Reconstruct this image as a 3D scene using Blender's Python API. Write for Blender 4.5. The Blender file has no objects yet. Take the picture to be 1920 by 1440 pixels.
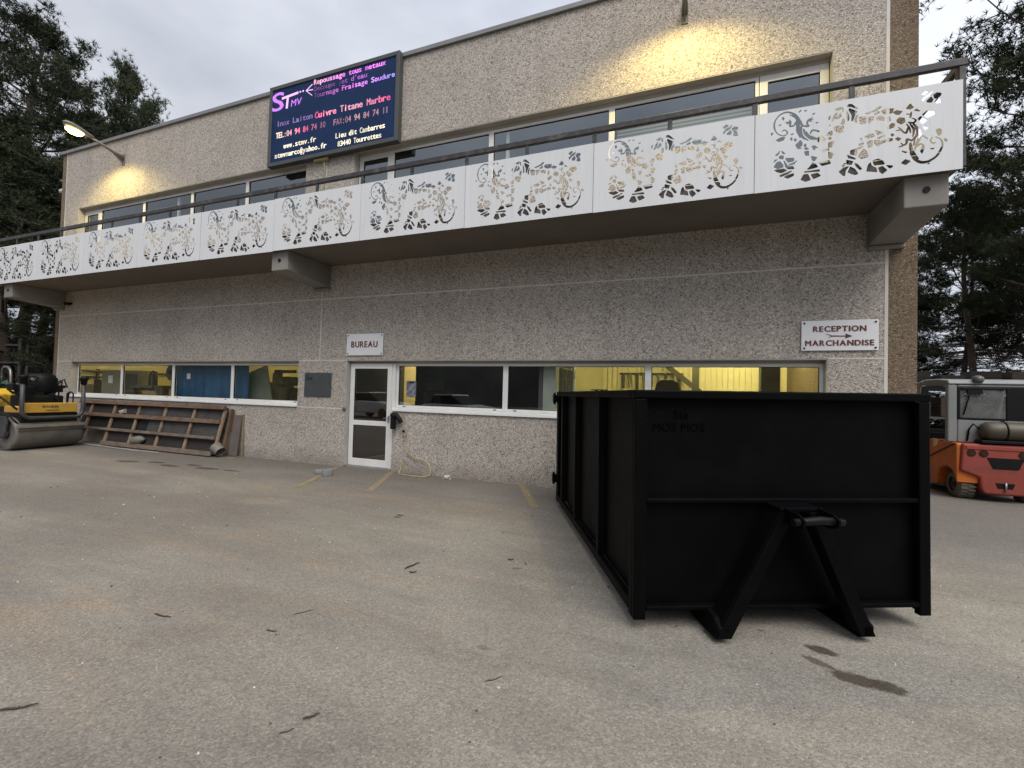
import bpy, bmesh, math, random
import numpy as np
from mathutils import Vector, Matrix, Euler
R = math.radians
random.seed(7)
sc = bpy.context.scene
col = sc.collection

# ------------------------------------------------------------------ camera
cd = bpy.data.cameras.new('camera'); cam = bpy.data.objects.new('camera', cd); col.objects.link(cam)
cd.sensor_fit = 'HORIZONTAL'; cd.sensor_width = 36.0; cd.lens = 15.767; cd.clip_start = 0.05; cd.clip_end = 2000
YAW, PITCH, ROLL = 0.364577, 0.0230033, 0.0261739
fw = Vector((-math.sin(YAW)*math.cos(PITCH), math.cos(YAW)*math.cos(PITCH), math.sin(PITCH)))
rt = Vector((math.cos(YAW), math.sin(YAW), 0)); up = rt.cross(fw)
r2 = rt*math.cos(ROLL) + up*math.sin(ROLL); u2 = -rt*math.sin(ROLL) + up*math.cos(ROLL)
sc.cycles.max_bounces = 7; sc.cycles.diffuse_bounces = 3; sc.cycles.glossy_bounces = 3; sc.cycles.transparent_max_bounces = 10; sc.cycles.caustics_reflective = False; sc.cycles.caustics_refractive = False
cam.matrix_world = Matrix(((r2.x, u2.x, -fw.x, 0), (r2.y, u2.y, -fw.y, -7.524), (r2.z, u2.z, -fw.z, 1.6), (0, 0, 0, 1)))
sc.camera = cam

# ------------------------------------------------------------------ world, sun, exposure
SUN_EL, SUN_ROT = R(55), R(138)
w = bpy.data.worlds.new('World'); sc.world = w; w.use_nodes = True
nt = w.node_tree; nt.nodes.clear()
def wn(t, **k):
    n = nt.nodes.new(t)
    for a, b in k.items(): setattr(n, a, b)
    return n
sky = wn('ShaderNodeTexSky', sky_type='NISHITA', sun_disc=False, sun_elevation=SUN_EL, sun_rotation=SUN_ROT, air_density=1.0, dust_density=3.0, ozone_density=1.0)
hsv = wn('ShaderNodeHueSaturation'); hsv.inputs['Saturation'].default_value = 0.35
nt.links.new(sky.outputs[0], hsv.inputs['Color'])
tc = wn('ShaderNodeTexCoord'); mp = wn('ShaderNodeMapping'); mp.inputs['Scale'].default_value = (1.2, 1.2, 2.6); mp.inputs['Location'].default_value = (0.3, 1.7, 0.4)
nt.links.new(tc.outputs['Generated'], mp.inputs['Vector'])
ns = wn('ShaderNodeTexNoise'); ns.inputs['Scale'].default_value = 1.6; ns.inputs['Detail'].default_value = 5; ns.inputs['Roughness'].default_value = 0.5
nt.links.new(mp.outputs[0], ns.inputs['Vector'])
rp = wn('ShaderNodeValToRGB')
rp.color_ramp.elements[0].position = 0.34; rp.color_ramp.elements[0].color = (4.3, 4.62, 5.4, 1)
rp.color_ramp.elements[1].position = 0.64; rp.color_ramp.elements[1].color = (7.6, 7.95, 8.7, 1)
nt.links.new(ns.outputs['Fac'], rp.inputs['Fac'])
mx = wn('ShaderNodeMixRGB'); mx.inputs['Fac'].default_value = 0.82
nt.links.new(hsv.outputs[0], mx.inputs['Color1']); nt.links.new(rp.outputs[0], mx.inputs['Color2'])
sz = wn('ShaderNodeSeparateXYZ'); nt.links.new(tc.outputs['Generated'], sz.inputs[0])
ml = wn('ShaderNodeMapRange'); ml.inputs['From Min'].default_value = 0.0; ml.inputs['From Max'].default_value = 1.0; ml.inputs['To Min'].default_value = 0.78; ml.inputs['To Max'].default_value = 1.45
nt.links.new(sz.outputs[2], ml.inputs['Value'])
mlx = wn('ShaderNodeMapRange'); mlx.inputs['From Min'].default_value = -0.8; mlx.inputs['From Max'].default_value = 0.5; mlx.inputs['To Min'].default_value = 0.88; mlx.inputs['To Max'].default_value = 1.2
nt.links.new(sz.outputs[0], mlx.inputs['Value'])
mm = wn('ShaderNodeMath', operation='MULTIPLY'); nt.links.new(ml.outputs[0], mm.inputs[0]); nt.links.new(mlx.outputs[0], mm.inputs[1])
m3 = wn('ShaderNodeVectorMath', operation='SCALE'); nt.links.new(mx.outputs[0], m3.inputs[0]); nt.links.new(mm.outputs[0], m3.inputs['Scale'])
bg = wn('ShaderNodeBackground'); bg.inputs['Strength'].default_value = 0.092
nt.links.new(m3.outputs[0], bg.inputs['Color'])
wo = wn('ShaderNodeOutputWorld'); nt.links.new(bg.outputs[0], wo.inputs['Surface'])

sl = bpy.data.lights.new('sun', 'SUN'); so = bpy.data.objects.new('sun', sl); col.objects.link(so)
sl.energy = 2.0; sl.angle = R(42); sl.color = (1.0, 0.95, 0.88)
# light comes from behind the camera, to the right
sd = Vector((math.sin(SUN_ROT)*math.cos(SUN_EL), math.cos(SUN_ROT)*math.cos(SUN_EL), math.sin(SUN_EL)))
so.rotation_euler = sd.to_track_quat('Z', 'Y').to_euler()
sc.view_settings.view_transform = 'Standard'; sc.view_settings.look = 'None'
sc.view_settings.exposure = 0.35; sc.view_settings.gamma = 1.0

# ------------------------------------------------------------------ material helpers
class NT:
    def __init__(s, name):
        s.m = bpy.data.materials.new(name); s.m.use_nodes = True; s.t = s.m.node_tree; s.t.nodes.clear()
        s.out = s.t.nodes.new('ShaderNodeOutputMaterial')
    def n(s, t, ins=None, **k):
        x = s.t.nodes.new(t)
        for a, b in k.items(): setattr(x, a, b)
        for a, b in (ins or {}).items():
            if isinstance(b, bpy.types.NodeSocket): s.t.links.new(b, x.inputs[a])
            else: x.inputs[a].default_value = b
        return x
    def co(s): return s.n('ShaderNodeTexCoord').outputs['Object']
    def noise(s, v, scale, det=4, rough=.55, dist=0.0): return s.n('ShaderNodeTexNoise', {'Vector': v, 'Scale': scale, 'Detail': det, 'Roughness': rough, 'Distortion': dist}).outputs['Fac']
    def ramp(s, f, stops):
        r = s.n('ShaderNodeValToRGB', {'Fac': f}); e = r.color_ramp.elements
        while len(e) < len(stops): e.new(0.5)
        for i, (p, c) in enumerate(stops):
            e[i].position = p; e[i].color = (*c, 1) if len(c) == 3 else c
        return r.outputs['Color']
    def mix(s, f, a, b, mode='MIX'):
        def c(v): return (*v, 1) if isinstance(v, tuple) and len(v) == 3 else v
        return s.n('ShaderNodeMixRGB', {'Fac': f, 'Color1': c(a), 'Color2': c(b)}, blend_type=mode).outputs['Color']
    def math(s, op, a, b=0.0): return s.n('ShaderNodeMath', {0: a, 1: b}, operation=op).outputs[0]
    def bump(s, h, strength=.3, dist=.01): return s.n('ShaderNodeBump', {'Height': h, 'Strength': strength, 'Distance': dist}).outputs[0]
    def bsdf(s, **k):
        b = s.n('ShaderNodeBsdfPrincipled')
        for a, v in k.items():
            i = b.inputs[a.replace('_', ' ')]
            if isinstance(v, bpy.types.NodeSocket): s.t.links.new(v, i)
            else: i.default_value = (*v, 1) if isinstance(v, tuple) and len(v) == 3 and i.type == 'RGBA' else v
        s.t.links.new(b.outputs[0], s.out.inputs['Surface']); return s.m

def pm(name, c, rough=.6, var=.18, scale=6, metal=0.0, bump=0.0, bscale=60, dirt=None, dirt_amt=.5, dscale=3, spec=.5, rvar=.1):
    """painted or plain material: colour that wanders a little, optional patches of dirt, fine bump"""
    g = NT(name); v = g.co()
    n1 = g.noise(v, scale, 5)
    a = tuple(x*(1-var) for x in c); b = tuple(min(1, x*(1+var)) for x in c)
    cc = g.ramp(n1, [(.3, a), (.7, b)])
    if dirt:
        d = g.ramp(g.noise(v, dscale, 8, .68, .4), [(.5, (0, 0, 0)), (.68, (dirt_amt,)*3)])
        cc = g.mix(d, cc, dirt)
    rr = g.n('ShaderNodeMapRange', {'Value': g.noise(v, scale*2.3, 4), 'To Min': max(0.02, rough-rvar), 'To Max': min(1, rough+rvar)}).outputs[0]
    k = dict(Base_Color=cc, Roughness=rr, Metallic=metal, Specular_IOR_Level=spec)
    if bump: k['Normal'] = g.bump(g.noise(v, bscale, 4), bump, .006)
    return g.bsdf(**k)

def emit(name, c, s):
    g = NT(name); e = g.n('ShaderNodeEmission', {'Color': (*c, 1), 'Strength': s}); g.t.links.new(e.outputs[0], g.out.inputs['Surface']); return g.m

def glass(name, refl, tint=(.9, .95, .95), rough=0.0, wav=.0, gcol=(1, 1, 1)):
    """thin pane: see-through, with a mirror share that grows at grazing angles"""
    g = NT(name)
    lw = g.math('POWER', g.n('ShaderNodeLayerWeight', {'Blend': .5}).outputs['Facing'], 5.0)
    f = g.n('ShaderNodeMapRange', {'Value': lw, 'To Min': refl, 'To Max': 1.0}).outputs[0]
    t = g.n('ShaderNodeBsdfTransparent', {'Color': (*tint, 1)})
    k = {'Roughness': rough}
    if wav: k['Normal'] = g.bump(g.noise(g.co(), 1.3, 2), wav, .02)
    k['Color'] = (*gcol, 1); gl = g.n('ShaderNodeBsdfGlossy', k)
    m = g.n('ShaderNodeMixShader', {0: f, 1: t.outputs[0], 2: gl.outputs[0]})
    g.t.links.new(m.outputs[0], g.out.inputs['Surface']); return g.m

def pebble(name, tones, grout, scale, big=.12):
    """exposed-aggregate concrete: pebbles of several tones set in a paste"""
    g = NT(name); v = g.co()
    nz = g.n('ShaderNodeTexNoise', {'Vector': v, 'Scale': scale*.45, 'Detail': 2}).outputs['Color']
    sc_ = g.n('ShaderNodeVectorMath', {0: nz}, operation='SCALE'); sc_.inputs['Scale'].default_value = .02
    ad = g.n('ShaderNodeVectorMath', {0: v, 1: sc_.outputs[0]}, operation='ADD').outputs[0]
    vo = g.n('ShaderNodeTexVoronoi', {'Vector': ad, 'Scale': scale})
    sep = g.n('ShaderNodeSeparateColor', {0: vo.outputs['Color']})
    c = g.ramp(sep.outputs[0], tones)
    edge = g.ramp(vo.outputs['Distance'], [(.42, (0, 0, 0)), (.75, (1, 1, 1))])
    c = g.mix(edge, c, grout)
    vo2 = g.n('ShaderNodeTexVoronoi', {'Vector': ad, 'Scale': scale*.55})
    s2 = g.n('ShaderNodeSeparateColor', {0: vo2.outputs['Color']})
    dk = g.ramp(s2.outputs[1], [(.05, (.50, .48, .47)), (.16, (1, 1, 1))])
    c = g.mix(.75, c, dk, 'MULTIPLY')
    bl = g.ramp(g.noise(v, .55, 6, .6), [(.3, (1-big,)*3), (.7, (1+big*.5,)*3)])
    c = g.mix(1.0, c, bl, 'MULTIPLY')
    mpv = g.n('ShaderNodeMapping', {'Vector': v, 'Scale': (2.2, 2.2, .16)}).outputs[0]
    st = g.ramp(g.noise(mpv, 1.0, 5, .6), [(.52, (1, 1, 1)), (.75, (.84, .83, .82))])
    c = g.mix(.8, c, st, 'MULTIPLY')
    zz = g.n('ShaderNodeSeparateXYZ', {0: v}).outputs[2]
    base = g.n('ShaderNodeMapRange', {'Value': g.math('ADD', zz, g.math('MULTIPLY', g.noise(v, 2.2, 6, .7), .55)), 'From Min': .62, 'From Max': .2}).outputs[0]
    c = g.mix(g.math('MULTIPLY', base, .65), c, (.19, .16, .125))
    h = g.math('SUBTRACT', 1.0, vo.outputs['Distance'])
    return g.bsdf(Base_Color=c, Roughness=.85, Specular_IOR_Level=.25, Normal=g.bump(h, .6, .012))

# ------------------------------------------------------------------ mesh helpers
class MB:
    def __init__(s): s.v = []; s.f = []; s.smooth = []
    def add(s, vs, fs, smooth=False):
        o = len(s.v); s.v += [tuple(p) for p in vs]; s.f += [tuple(i+o for i in q) for q in fs]; s.smooth += [smooth]*len(fs); return s
    def box(s, a, b, M=None):
        x0, y0, z0 = a; x1, y1, z1 = b
        vs = [Vector(p) for p in ((x0,y0,z0),(x1,y0,z0),(x1,y1,z0),(x0,y1,z0),(x0,y0,z1),(x1,y0,z1),(x1,y1,z1),(x0,y1,z1))]
        if M: vs = [M @ p for p in vs]
        return s.add(vs, [(0,3,2,1),(4,5,6,7),(0,1,5,4),(1,2,6,5),(2,3,7,6),(3,0,4,7)])
    def bar(s, p, q, w, h, up=(0, 0, 1)):
        """rectangular bar from p to q, w wide sideways, h along the up side"""
        p, q = Vector(p), Vector(q); d = (q-p).normalized(); u = Vector(up); sd = d.cross(u)
        if sd.length < 1e-4: sd = d.cross(Vector((1, 0, 0)))
        sd.normalize(); u = sd.cross(d)
        vs = []
        for c in (p, q):
            for a, b in ((-1,-1),(1,-1),(1,1),(-1,1)): vs.append(c+sd*a*w/2+u*b*h/2)
        return s.add(vs, [(3,2,1,0),(4,5,6,7),(0,1,5,4),(1,2,6,5),(2,3,7,6),(3,0,4,7)])
    def tube(s, pts, r, n=10, cap=True, smooth=True):
        pts = [Vector(p) for p in pts]; rs = r if isinstance(r, (list, tuple)) else [r]*len(pts)
        vs = []; ref = None
        for i, p in enumerate(pts):
            d = (pts[min(i+1, len(pts)-1)]-pts[max(i-1, 0)]).normalized()
            if ref is None: ref = d.orthogonal().normalized()
            ref = (ref-d*ref.dot(d))
            ref = ref.normalized() if ref.length > 1e-5 else d.orthogonal().normalized()
            bt = d.cross(ref)
            for k in range(n):
                a = 2*math.pi*k/n; vs.append(p+(ref*math.cos(a)+bt*math.sin(a))*rs[i])
        fs = [(i*n+k, i*n+(k+1) % n, (i+1)*n+(k+1) % n, (i+1)*n+k) for i in range(len(pts)-1) for k in range(n)]
        s.add(vs, fs, smooth)
        if cap:
            o = len(s.v)-len(vs); s.f += [tuple(o+k for k in reversed(range(n))), tuple(o+(len(pts)-1)*n+k for k in range(n))]; s.smooth += [False, False]
        return s
    def cyl(s, p, q, r, n=24, r2=None, smooth=True): return s.tube([p, q], [r, r if r2 is None else r2], n, True, smooth)
    def lathe(s, prof, M, n=28):
        """profile of (radius, height) turned about local z, placed by M"""
        vs = [M @ Vector((r*math.cos(2*math.pi*k/n), r*math.sin(2*math.pi*k/n), h)) for r, h in prof for k in range(n)]
        fs = [(i*n+k, i*n+(k+1) % n, (i+1)*n+(k+1) % n, (i+1)*n+k) for i in range(len(prof)-1) for k in range(n)]
        return s.add(vs, fs, True)
    def prism(s, poly, t0, t1, M=None, axis='y'):
        """polygon in two axes pushed along the third: axis y -> (x,z), x -> (y,z), z -> (x,y)"""
        def P(a, b, t): return Vector((a, t, b)) if axis == 'y' else Vector((t, a, b)) if axis == 'x' else Vector((a, b, t))
        n = len(poly); vs = [P(a, b, t0) for a, b in poly]+[P(a, b, t1) for a, b in poly]
        if M: vs = [M @ p for p in vs]
        return s.add(vs, [tuple(range(n)), tuple(range(2*n-1, n-1, -1))]+[(i, i+n, (i+1) % n+n, (i+1) % n) for i in range(n)])
    def build(s, name, mat, parent=None, bevel=0.0, seg=2):
        me = bpy.data.meshes.new(name); me.from_pydata(s.v, [], s.f)
        me.polygons.foreach_set('use_smooth', s.smooth)
        bm = bmesh.new(); bm.from_mesh(me); bmesh.ops.recalc_face_normals(bm, faces=bm.faces); bm.to_mesh(me); bm.free()
        me.materials.append(mat); o = bpy.data.objects.new(name, me); col.objects.link(o)
        if bevel:
            b = o.modifiers.new('bevel', 'BEVEL'); b.width = bevel; b.segments = seg; b.limit_method = 'ANGLE'; b.angle_limit = R(35)
        if parent: o.parent = parent
        return o

def thing(name, label, cat, loc=(0, 0, 0), rot=(0, 0, 0), group=None):
    o = bpy.data.objects.new(name, None); col.objects.link(o); o.location = loc; o.rotation_euler = rot
    o.empty_display_size = .2
    return tag(o, label, cat, group)
def tag(o, label=None, cat=None, group=None, kind=None):
    if label: o['label'] = label
    if cat: o['category'] = cat
    if group: o['group'] = group
    if kind: o['kind'] = kind
    return o
def dup(root, loc=None, rot=None, label=None, scale=None):
    r = root.copy(); col.objects.link(r)
    if loc is not None: r.location = loc
    if rot is not None: r.rotation_euler = rot
    if scale is not None: r.scale = scale
    if label: r['label'] = label
    for ch in list(root.children):
        c = ch.copy(); col.objects.link(c); c.parent = r
        for g in list(ch.children):
            d = g.copy(); col.objects.link(d); d.parent = c
    return r

def filled(polys, depth, xform, name, mat, parent=None):
    """flat sheet with holes, given thickness; xform maps (x, y, t) to a point"""
    from mathutils.geometry import delaunay_2d_cdt
    co = []; ed = []
    for pl in polys:
        o = len(co); n = len(pl); co += [Vector(p) for p in pl]; ed += [(o+i, o+(i+1) % n) for i in range(n)]
    vs, es, fs, _, _, _ = delaunay_2d_cdt(co, ed, [], 0, 1e-6)
    def inside(p):
        c = False
        for pl in polys:
            for i in range(len(pl)):
                (x1, y1), (x2, y2) = pl[i], pl[(i+1) % len(pl)]
                if (y1 > p[1]) != (y2 > p[1]) and p[0] < (x2-x1)*(p[1]-y1)/(y2-y1)+x1: c = not c
        return c
    fs = [f for f in fs if inside(sum((vs[i] for i in f), Vector((0, 0)))/len(f))]
    n = len(vs); V = [xform(v.x, v.y, -depth/2) for v in vs]+[xform(v.x, v.y, depth/2) for v in vs]
    F = [tuple(f) for f in fs]+[tuple(i+n for i in reversed(f)) for f in fs]
    cnt = {}
    for f in fs:
        for k in range(len(f)): e = (f[k], f[(k+1) % len(f)]); cnt[e] = 1
    for a, b in cnt:
        if (b, a) not in cnt: F.append((a, b, b+n, a+n))
    m = MB(); m.add(V, F); return m.build(name, mat, parent)

_gly = {}
def glyph(ch, off=0.0, res=3):
    k = (ch, off)
    if k not in _gly:
        cu = bpy.data.curves.new('g', 'FONT'); cu.body = ch; cu.size = 1.0; cu.extrude = .02; cu.offset = off; cu.resolution_u = res
        o = bpy.data.objects.new('g', cu); col.objects.link(o); bpy.context.view_layer.update()
        me = bpy.data.meshes.new_from_object(o.evaluated_get(bpy.context.evaluated_depsgraph_get()))
        vs = [tuple(v.co) for v in me.vertices]; fs = [tuple(p.vertices) for p in me.polygons]
        bpy.data.objects.remove(o); bpy.data.curves.remove(cu); bpy.data.meshes.remove(me); _gly[k] = (vs, fs)
    return _gly[k]
def word(name, text, x0, x1, z, cap, mat, parent, y, off=0.0, pitch=None, colors=None, slant=0.0, depth=.004, M=None):
    """one line of lettering on a plane facing -y, fitted between x0 and x1; colors = one colour per letter"""
    mb = MB(); s = cap/.73; cl = []
    adv = []
    for ch in text:
        vs, fs = glyph(ch, 0.0) if ch != ' ' else ([], [])
        wd = max(v[0] for v in vs)-min(v[0] for v in vs) if vs else .25
        adv.append(wd)
    if pitch:   # even spacing, as on a dot display
        p = (x1-x0)/len(text)
    else:
        gap = .09+2.2*off; tot = sum(adv)+gap*(len(text)-1); k = (x1-x0)/(tot*s)
    x = x0
    for i, ch in enumerate(text):
        if ch != ' ':
            vs, fs = glyph(ch, 0.0); mn = min(v[0] for v in vs)
            if pitch:
                sx = min(p*.86/adv[i], s*1.25) if adv[i] > .2 else s
                xo = x0+p*i+(p-adv[i]*sx)/2
            else: sx = s*k; xo = x
            # a heavier letter is the same letter laid thrice, side by side, each a hair prouder
            for j, (dx, dz) in enumerate(((0, 0),) if off == 0 else ((-off, 0), (0, off*.45), (off, -off*.45), (.0, 0))):
                pts = [(xo+(v[0]-mn+dx)*sx+slant*v[1]*s, y-depth*(.5+v[2]/.04)-.0006*j, z+(v[1]+dz)*s) for v in vs]
                if M: pts = [tuple(M @ Vector(q)) for q in pts]
                mb.add(pts, fs)
                if colors: cl += [colors[i]]*len(fs)
        if not pitch: x += (adv[i]+gap)*s*k
    o = mb.build(name, mat, parent)
    if colors:
        at = o.data.color_attributes.new('tint', 'FLOAT_COLOR', 'CORNER')
        buf = []
        for p_, c in zip(o.data.polygons, cl): buf += [*c, 1.0]*p_.loop_total
        at.data.foreach_set('color', buf)
    return o

# ------------------------------------------------------------------ materials
M_WALL = pebble('aggregate_concrete', [(0, (.14, .125, .11)), (.13, (.28, .252, .222)), (.4, (.44, .397, .352)), (.7, (.54, .49, .435)), (1, (.72, .675, .615))], (.38, .342, .302), 68)
M_BROWN = pebble('brown_aggregate', [(0, (.11, .08, .055)), (.3, (.165, .12, .08)), (.65, (.215, .16, .112)), (1, (.36, .29, .22))], (.165, .124, .085), 66)
M_SEAL = pm('joint_sealant', (.58, .55, .50), .7, .1, 3)
M_CONC = pm('cast_concrete', (.235, .22, .20), .85, .14, 1.6, bump=.25, bscale=30, dirt=(.16, .14, .12), dirt_amt=.5, dscale=1.3)
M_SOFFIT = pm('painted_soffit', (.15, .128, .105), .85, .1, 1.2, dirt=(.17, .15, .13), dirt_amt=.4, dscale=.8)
M_REVEAL = pm('smooth_render', (.42, .40, .36), .8, .1, 2)
M_ALU = pm('white_aluminium', (.74, .74, .72), .35, .05, 3, dirt=(.55, .53, .48), dirt_amt=.25, dscale=5)
M_CAP = pm('zinc_coping', (.22, .22, .22), .5, .12, 2, metal=.4)
def panel_mat():
    g = NT('white_sheet_metal'); v = g.co(); mpv = g.n('ShaderNodeMapping', {'Vector': v, 'Scale': (9, 9, .7)}).outputs[0]
    oi = g.n('ShaderNodeObjectInfo').outputs['Random']
    off = g.n('ShaderNodeVectorMath', {0: mpv, 1: g.n('ShaderNodeCombineXYZ', {0: g.math('MULTIPLY', oi, 40.0)}).outputs[0]}, operation='ADD').outputs[0]
    st = g.ramp(g.noise(off, 1.6, 6, .65), [(.52, (.66, .67, .685)), (.80, (.47, .46, .44))])
    c = g.mix(.6, st, g.ramp(g.noise(off, .35, 3), [(.3, (.62, .63, .645)), (.7, (.69, .70, .71))]))
    return g.bsdf(Base_Color=c, Roughness=.45, Normal=g.bump(g.noise(v, 1.1, 2), .12, .03))
M_PANEL = panel_mat()
M_RAIL = pm('dark_rail_paint', (.028, .026, .028), .5, .3, 9, dirt=(.17, .155, .15), dirt_amt=.5, dscale=7)
M_DARK = pm('black_plastic', (.008, .008, .009), .5, .2, 8, spec=.18)
M_STEEL = pm('galvanised_steel', (.34, .34, .34), .4, .15, 12, metal=.7)
M_GLASS_UP = glass('upper_glazing', .21, (.72, .78, .82), 0, .04, (.88, .94, .98))
M_GLASS = glass('clear_glazing', .09, (.93, .95, .92), 0, .03)
M_GLASS_D = glass('office_glazing', .12, (.80, .75, .78), 0, .03)
M_BLIND = None

# ------------------------------------------------------------------ ground
def ground_mat():
    g = NT('worn_asphalt'); v = g.co()
    big = g.noise(v, .32, 7, .62, .5)
    c = g.ramp(big, [(.28, (.178, .163, .142)), (.46, (.225, .208, .181)), (.62, (.268, .248, .214)), (.78, (.295, .271, .232))])
    mpv = g.n('ShaderNodeMapping', {'Vector': v, 'Rotation': (0, 0, R(-28)), 'Scale': (.5, 2.3, 1)}).outputs[0]
    stk = g.ramp(g.noise(mpv, 1.5, 8, .68, .6), [(.36, (.86, .85, .84)), (.5, (1, 1, 1)), (.7, (1.12, 1.10, 1.06))])
    c = g.mix(.75, c, stk, 'MULTIPLY')
    # rusty mud washed over the left half
    sx = g.n('ShaderNodeSeparateXYZ', {0: v})
    left = g.n('ShaderNodeMapRange', {'Value': sx.outputs[0], 'From Min': 0.0, 'From Max': -5.5}).outputs[0]
    mud = g.ramp(g.noise(mpv, .85, 7, .6, .7), [(.54, (0, 0, 0)), (.72, (1, 1, 1))])
    c = g.mix(g.math('MULTIPLY', g.math('MULTIPLY', left, mud), .55), c, (.34, .235, .135))
    # darker band by the wall
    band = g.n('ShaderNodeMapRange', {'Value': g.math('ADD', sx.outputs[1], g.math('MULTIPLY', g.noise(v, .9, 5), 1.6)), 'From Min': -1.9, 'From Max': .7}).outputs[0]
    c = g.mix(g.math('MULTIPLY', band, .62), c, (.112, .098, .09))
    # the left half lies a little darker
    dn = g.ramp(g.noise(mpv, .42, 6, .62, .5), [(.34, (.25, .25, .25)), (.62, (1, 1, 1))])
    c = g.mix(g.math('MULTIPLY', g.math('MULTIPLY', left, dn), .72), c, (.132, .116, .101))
    # stones showing in the binder
    vo = g.n('ShaderNodeTexVoronoi', {'Vector': v, 'Scale': 95}); s1 = g.n('ShaderNodeSeparateColor', {0: vo.outputs['Color']})
    c = g.mix(.5, c, g.ramp(s1.outputs[0], [(0, (.52, .51, .50)), (.35, (.86, .86, .86)), (.75, (1.08, 1.08, 1.08)), (1, (1.5, 1.48, 1.42))]), 'MULTIPLY')
    vo2 = g.n('ShaderNodeTexVoronoi', {'Vector': v, 'Scale': 34}); s2 = g.n('ShaderNodeSeparateColor', {0: vo2.outputs['Color']})
    c = g.mix(.22, c, g.ramp(s2.outputs[0], [(0, (.70, .69, .68)), (.2, (1, 1, 1)), (.93, (1, 1, 1)), (1, (1.5, 1.46, 1.4))]), 'MULTIPLY')
    # oil and water marks: (x, y, half length, half width, angle, strength)
    for x, y, a, b, r, k, cc in [(.86, -4.055, .11, .06, -15, .92, (.05, .038, .027)), (.80, -4.22, .11, .045, -32, .8, (.065, .05, .034)),
            (.97, -4.335, .17, .08, -8, .92, (.052, .04, .026)), (1.11, -4.345, .11, .075, -10, .9, (.052, .04, .026)), (.53, -3.93, .03, .02, 0, .6, (.08, .06, .05)),
            (-10.75, -1.62, .34, .13, 10, .8, (.045, .038, .034)), (-10.15, -1.42, .26, .11, 5, .75, (.045, .038, .034)), (-9.55, -1.55, .3, .10, 0, .8, (.045, .038, .034)), (-9.2, -1.30, .24, .09, 0, .8, (.045, .038, .034)), (-8.65, -1.42, .36, .11, 5, .8, (.042, .034, .03)), (-8.05, -1.38, .26, .08, 5, .7, (.045, .036, .03)),
            (-1.4, -3.6, .06, .03, 20, .6, (.07, .06, .05)), (-1.15, -4.9, .05, .03, 0, .5, (.08, .065, .05)), (-5.5, -2.8, .5, .22, 20, .16, (.34, .25, .17)), (-3.0, -5.55, .35, .18, 30, .18, (.13, .095, .068))]:
        m1 = g.n('ShaderNodeMapping', {'Vector': v, 'Location': (x, y, 0), 'Rotation': (0, 0, R(r)), 'Scale': (a, b, 1)}, vector_type='TEXTURE').outputs[0]
        f = g.n('ShaderNodeTexGradient', {'Vector': m1}, gradient_type='SPHERICAL').outputs['Fac']
        f = g.math('ADD', f, g.math('MULTIPLY', g.math('MULTIPLY', g.math('SUBTRACT', g.noise(v, 22 if a < .2 else 6, 6, .7), .5), 1.3), g.math('MINIMUM', g.math('MULTIPLY', f, 5.0), 1.0)))
        c = g.mix(g.n('ShaderNodeMapRange', {'Value': f, 'From Min': .04, 'From Max': .34, 'To Max': k}).outputs[0], c, cc)
    c = g.mix(.3, c, g.ramp(s1.outputs[1], [(0, (.6, .6, .6)), (.5, (1, 1, 1)), (1, (1.45, 1.43, 1.4))]), 'MULTIPLY')
    h = g.math('ADD', g.math('MULTIPLY', vo.outputs['Distance'], -1.0), g.math('MULTIPLY', g.noise(v, 12, 4), .8))
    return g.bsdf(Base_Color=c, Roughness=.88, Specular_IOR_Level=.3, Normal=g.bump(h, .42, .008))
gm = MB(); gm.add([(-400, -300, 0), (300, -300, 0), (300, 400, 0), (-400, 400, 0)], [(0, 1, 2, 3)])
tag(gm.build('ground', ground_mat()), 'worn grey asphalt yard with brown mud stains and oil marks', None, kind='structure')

def yellow_paint():
    g = NT('worn_yellow_paint'); v = g.co()
    wear = g.ramp(g.noise(v, 9, 8, .72), [(.36, (0, 0, 0)), (.56, (1, 1, 1))])
    c = g.mix(wear, (.14, .125, .11), g.ramp(g.noise(v, 2, 4), [(.3, (.21, .16, .07)), (.7, (.28, .22, .105))]))
    return g.bsdf(Base_Color=c, Roughness=.85)
M_YEL = yellow_paint()
for (x, y, x2, y2) in [(-9.46, -.42, -9.6, .0), (-5.82, -1.92, -6.68, -.04), (-4.62, -1.66, -5.35, -.04), (-1.93, -1.42, -2.64, .0)]:
    d = Vector((x2-x, y2-y, 0)).normalized(); s = Vector((d.y, -d.x, 0))*.055
    m = MB(); p, q = Vector((x, y, .004)), Vector((x2, y2, .004))
    m.add([p-s, p+s, q+s, q-s], [(0, 1, 2, 3)])
    tag(m.build('parking_line', M_YEL), 'worn yellow painted parking line running out from the building wall', kind='structure', group='yellow parking lines along the wall')

# ------------------------------------------------------------------ building
bld = thing('workshop_building', 'two storey workshop of pebbled grey concrete with flat roof and long window bands', 'building')
XL, XR, ZT = -17.13, 2.56, 8.36
front = [(XL, -.1), (-6.58, -.1), (-6.58, 2.22), (1.91, 2.22), (1.91, 1.2), (-5.40, 1.2), (-5.40, -.1), (XR, -.1), (XR, ZT), (XL, ZT)]
h1 = [(-16.48, 1.2), (-7.90, 1.2), (-7.90, 2.22), (-16.48, 2.22)]
h2 = [(-16.48, 4.5), (-7.88, 4.5), (-7.88, 6.67), (-16.48, 6.67)]
h3 = [(-6.58, 4.5), (1.95, 4.5), (1.95, 6.67), (-6.58, 6.67)]
filled([front, h1, h2, h3], .22, lambda x, y, t: (x, .11+t, y), 'wall', M_WALL, bld)
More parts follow.
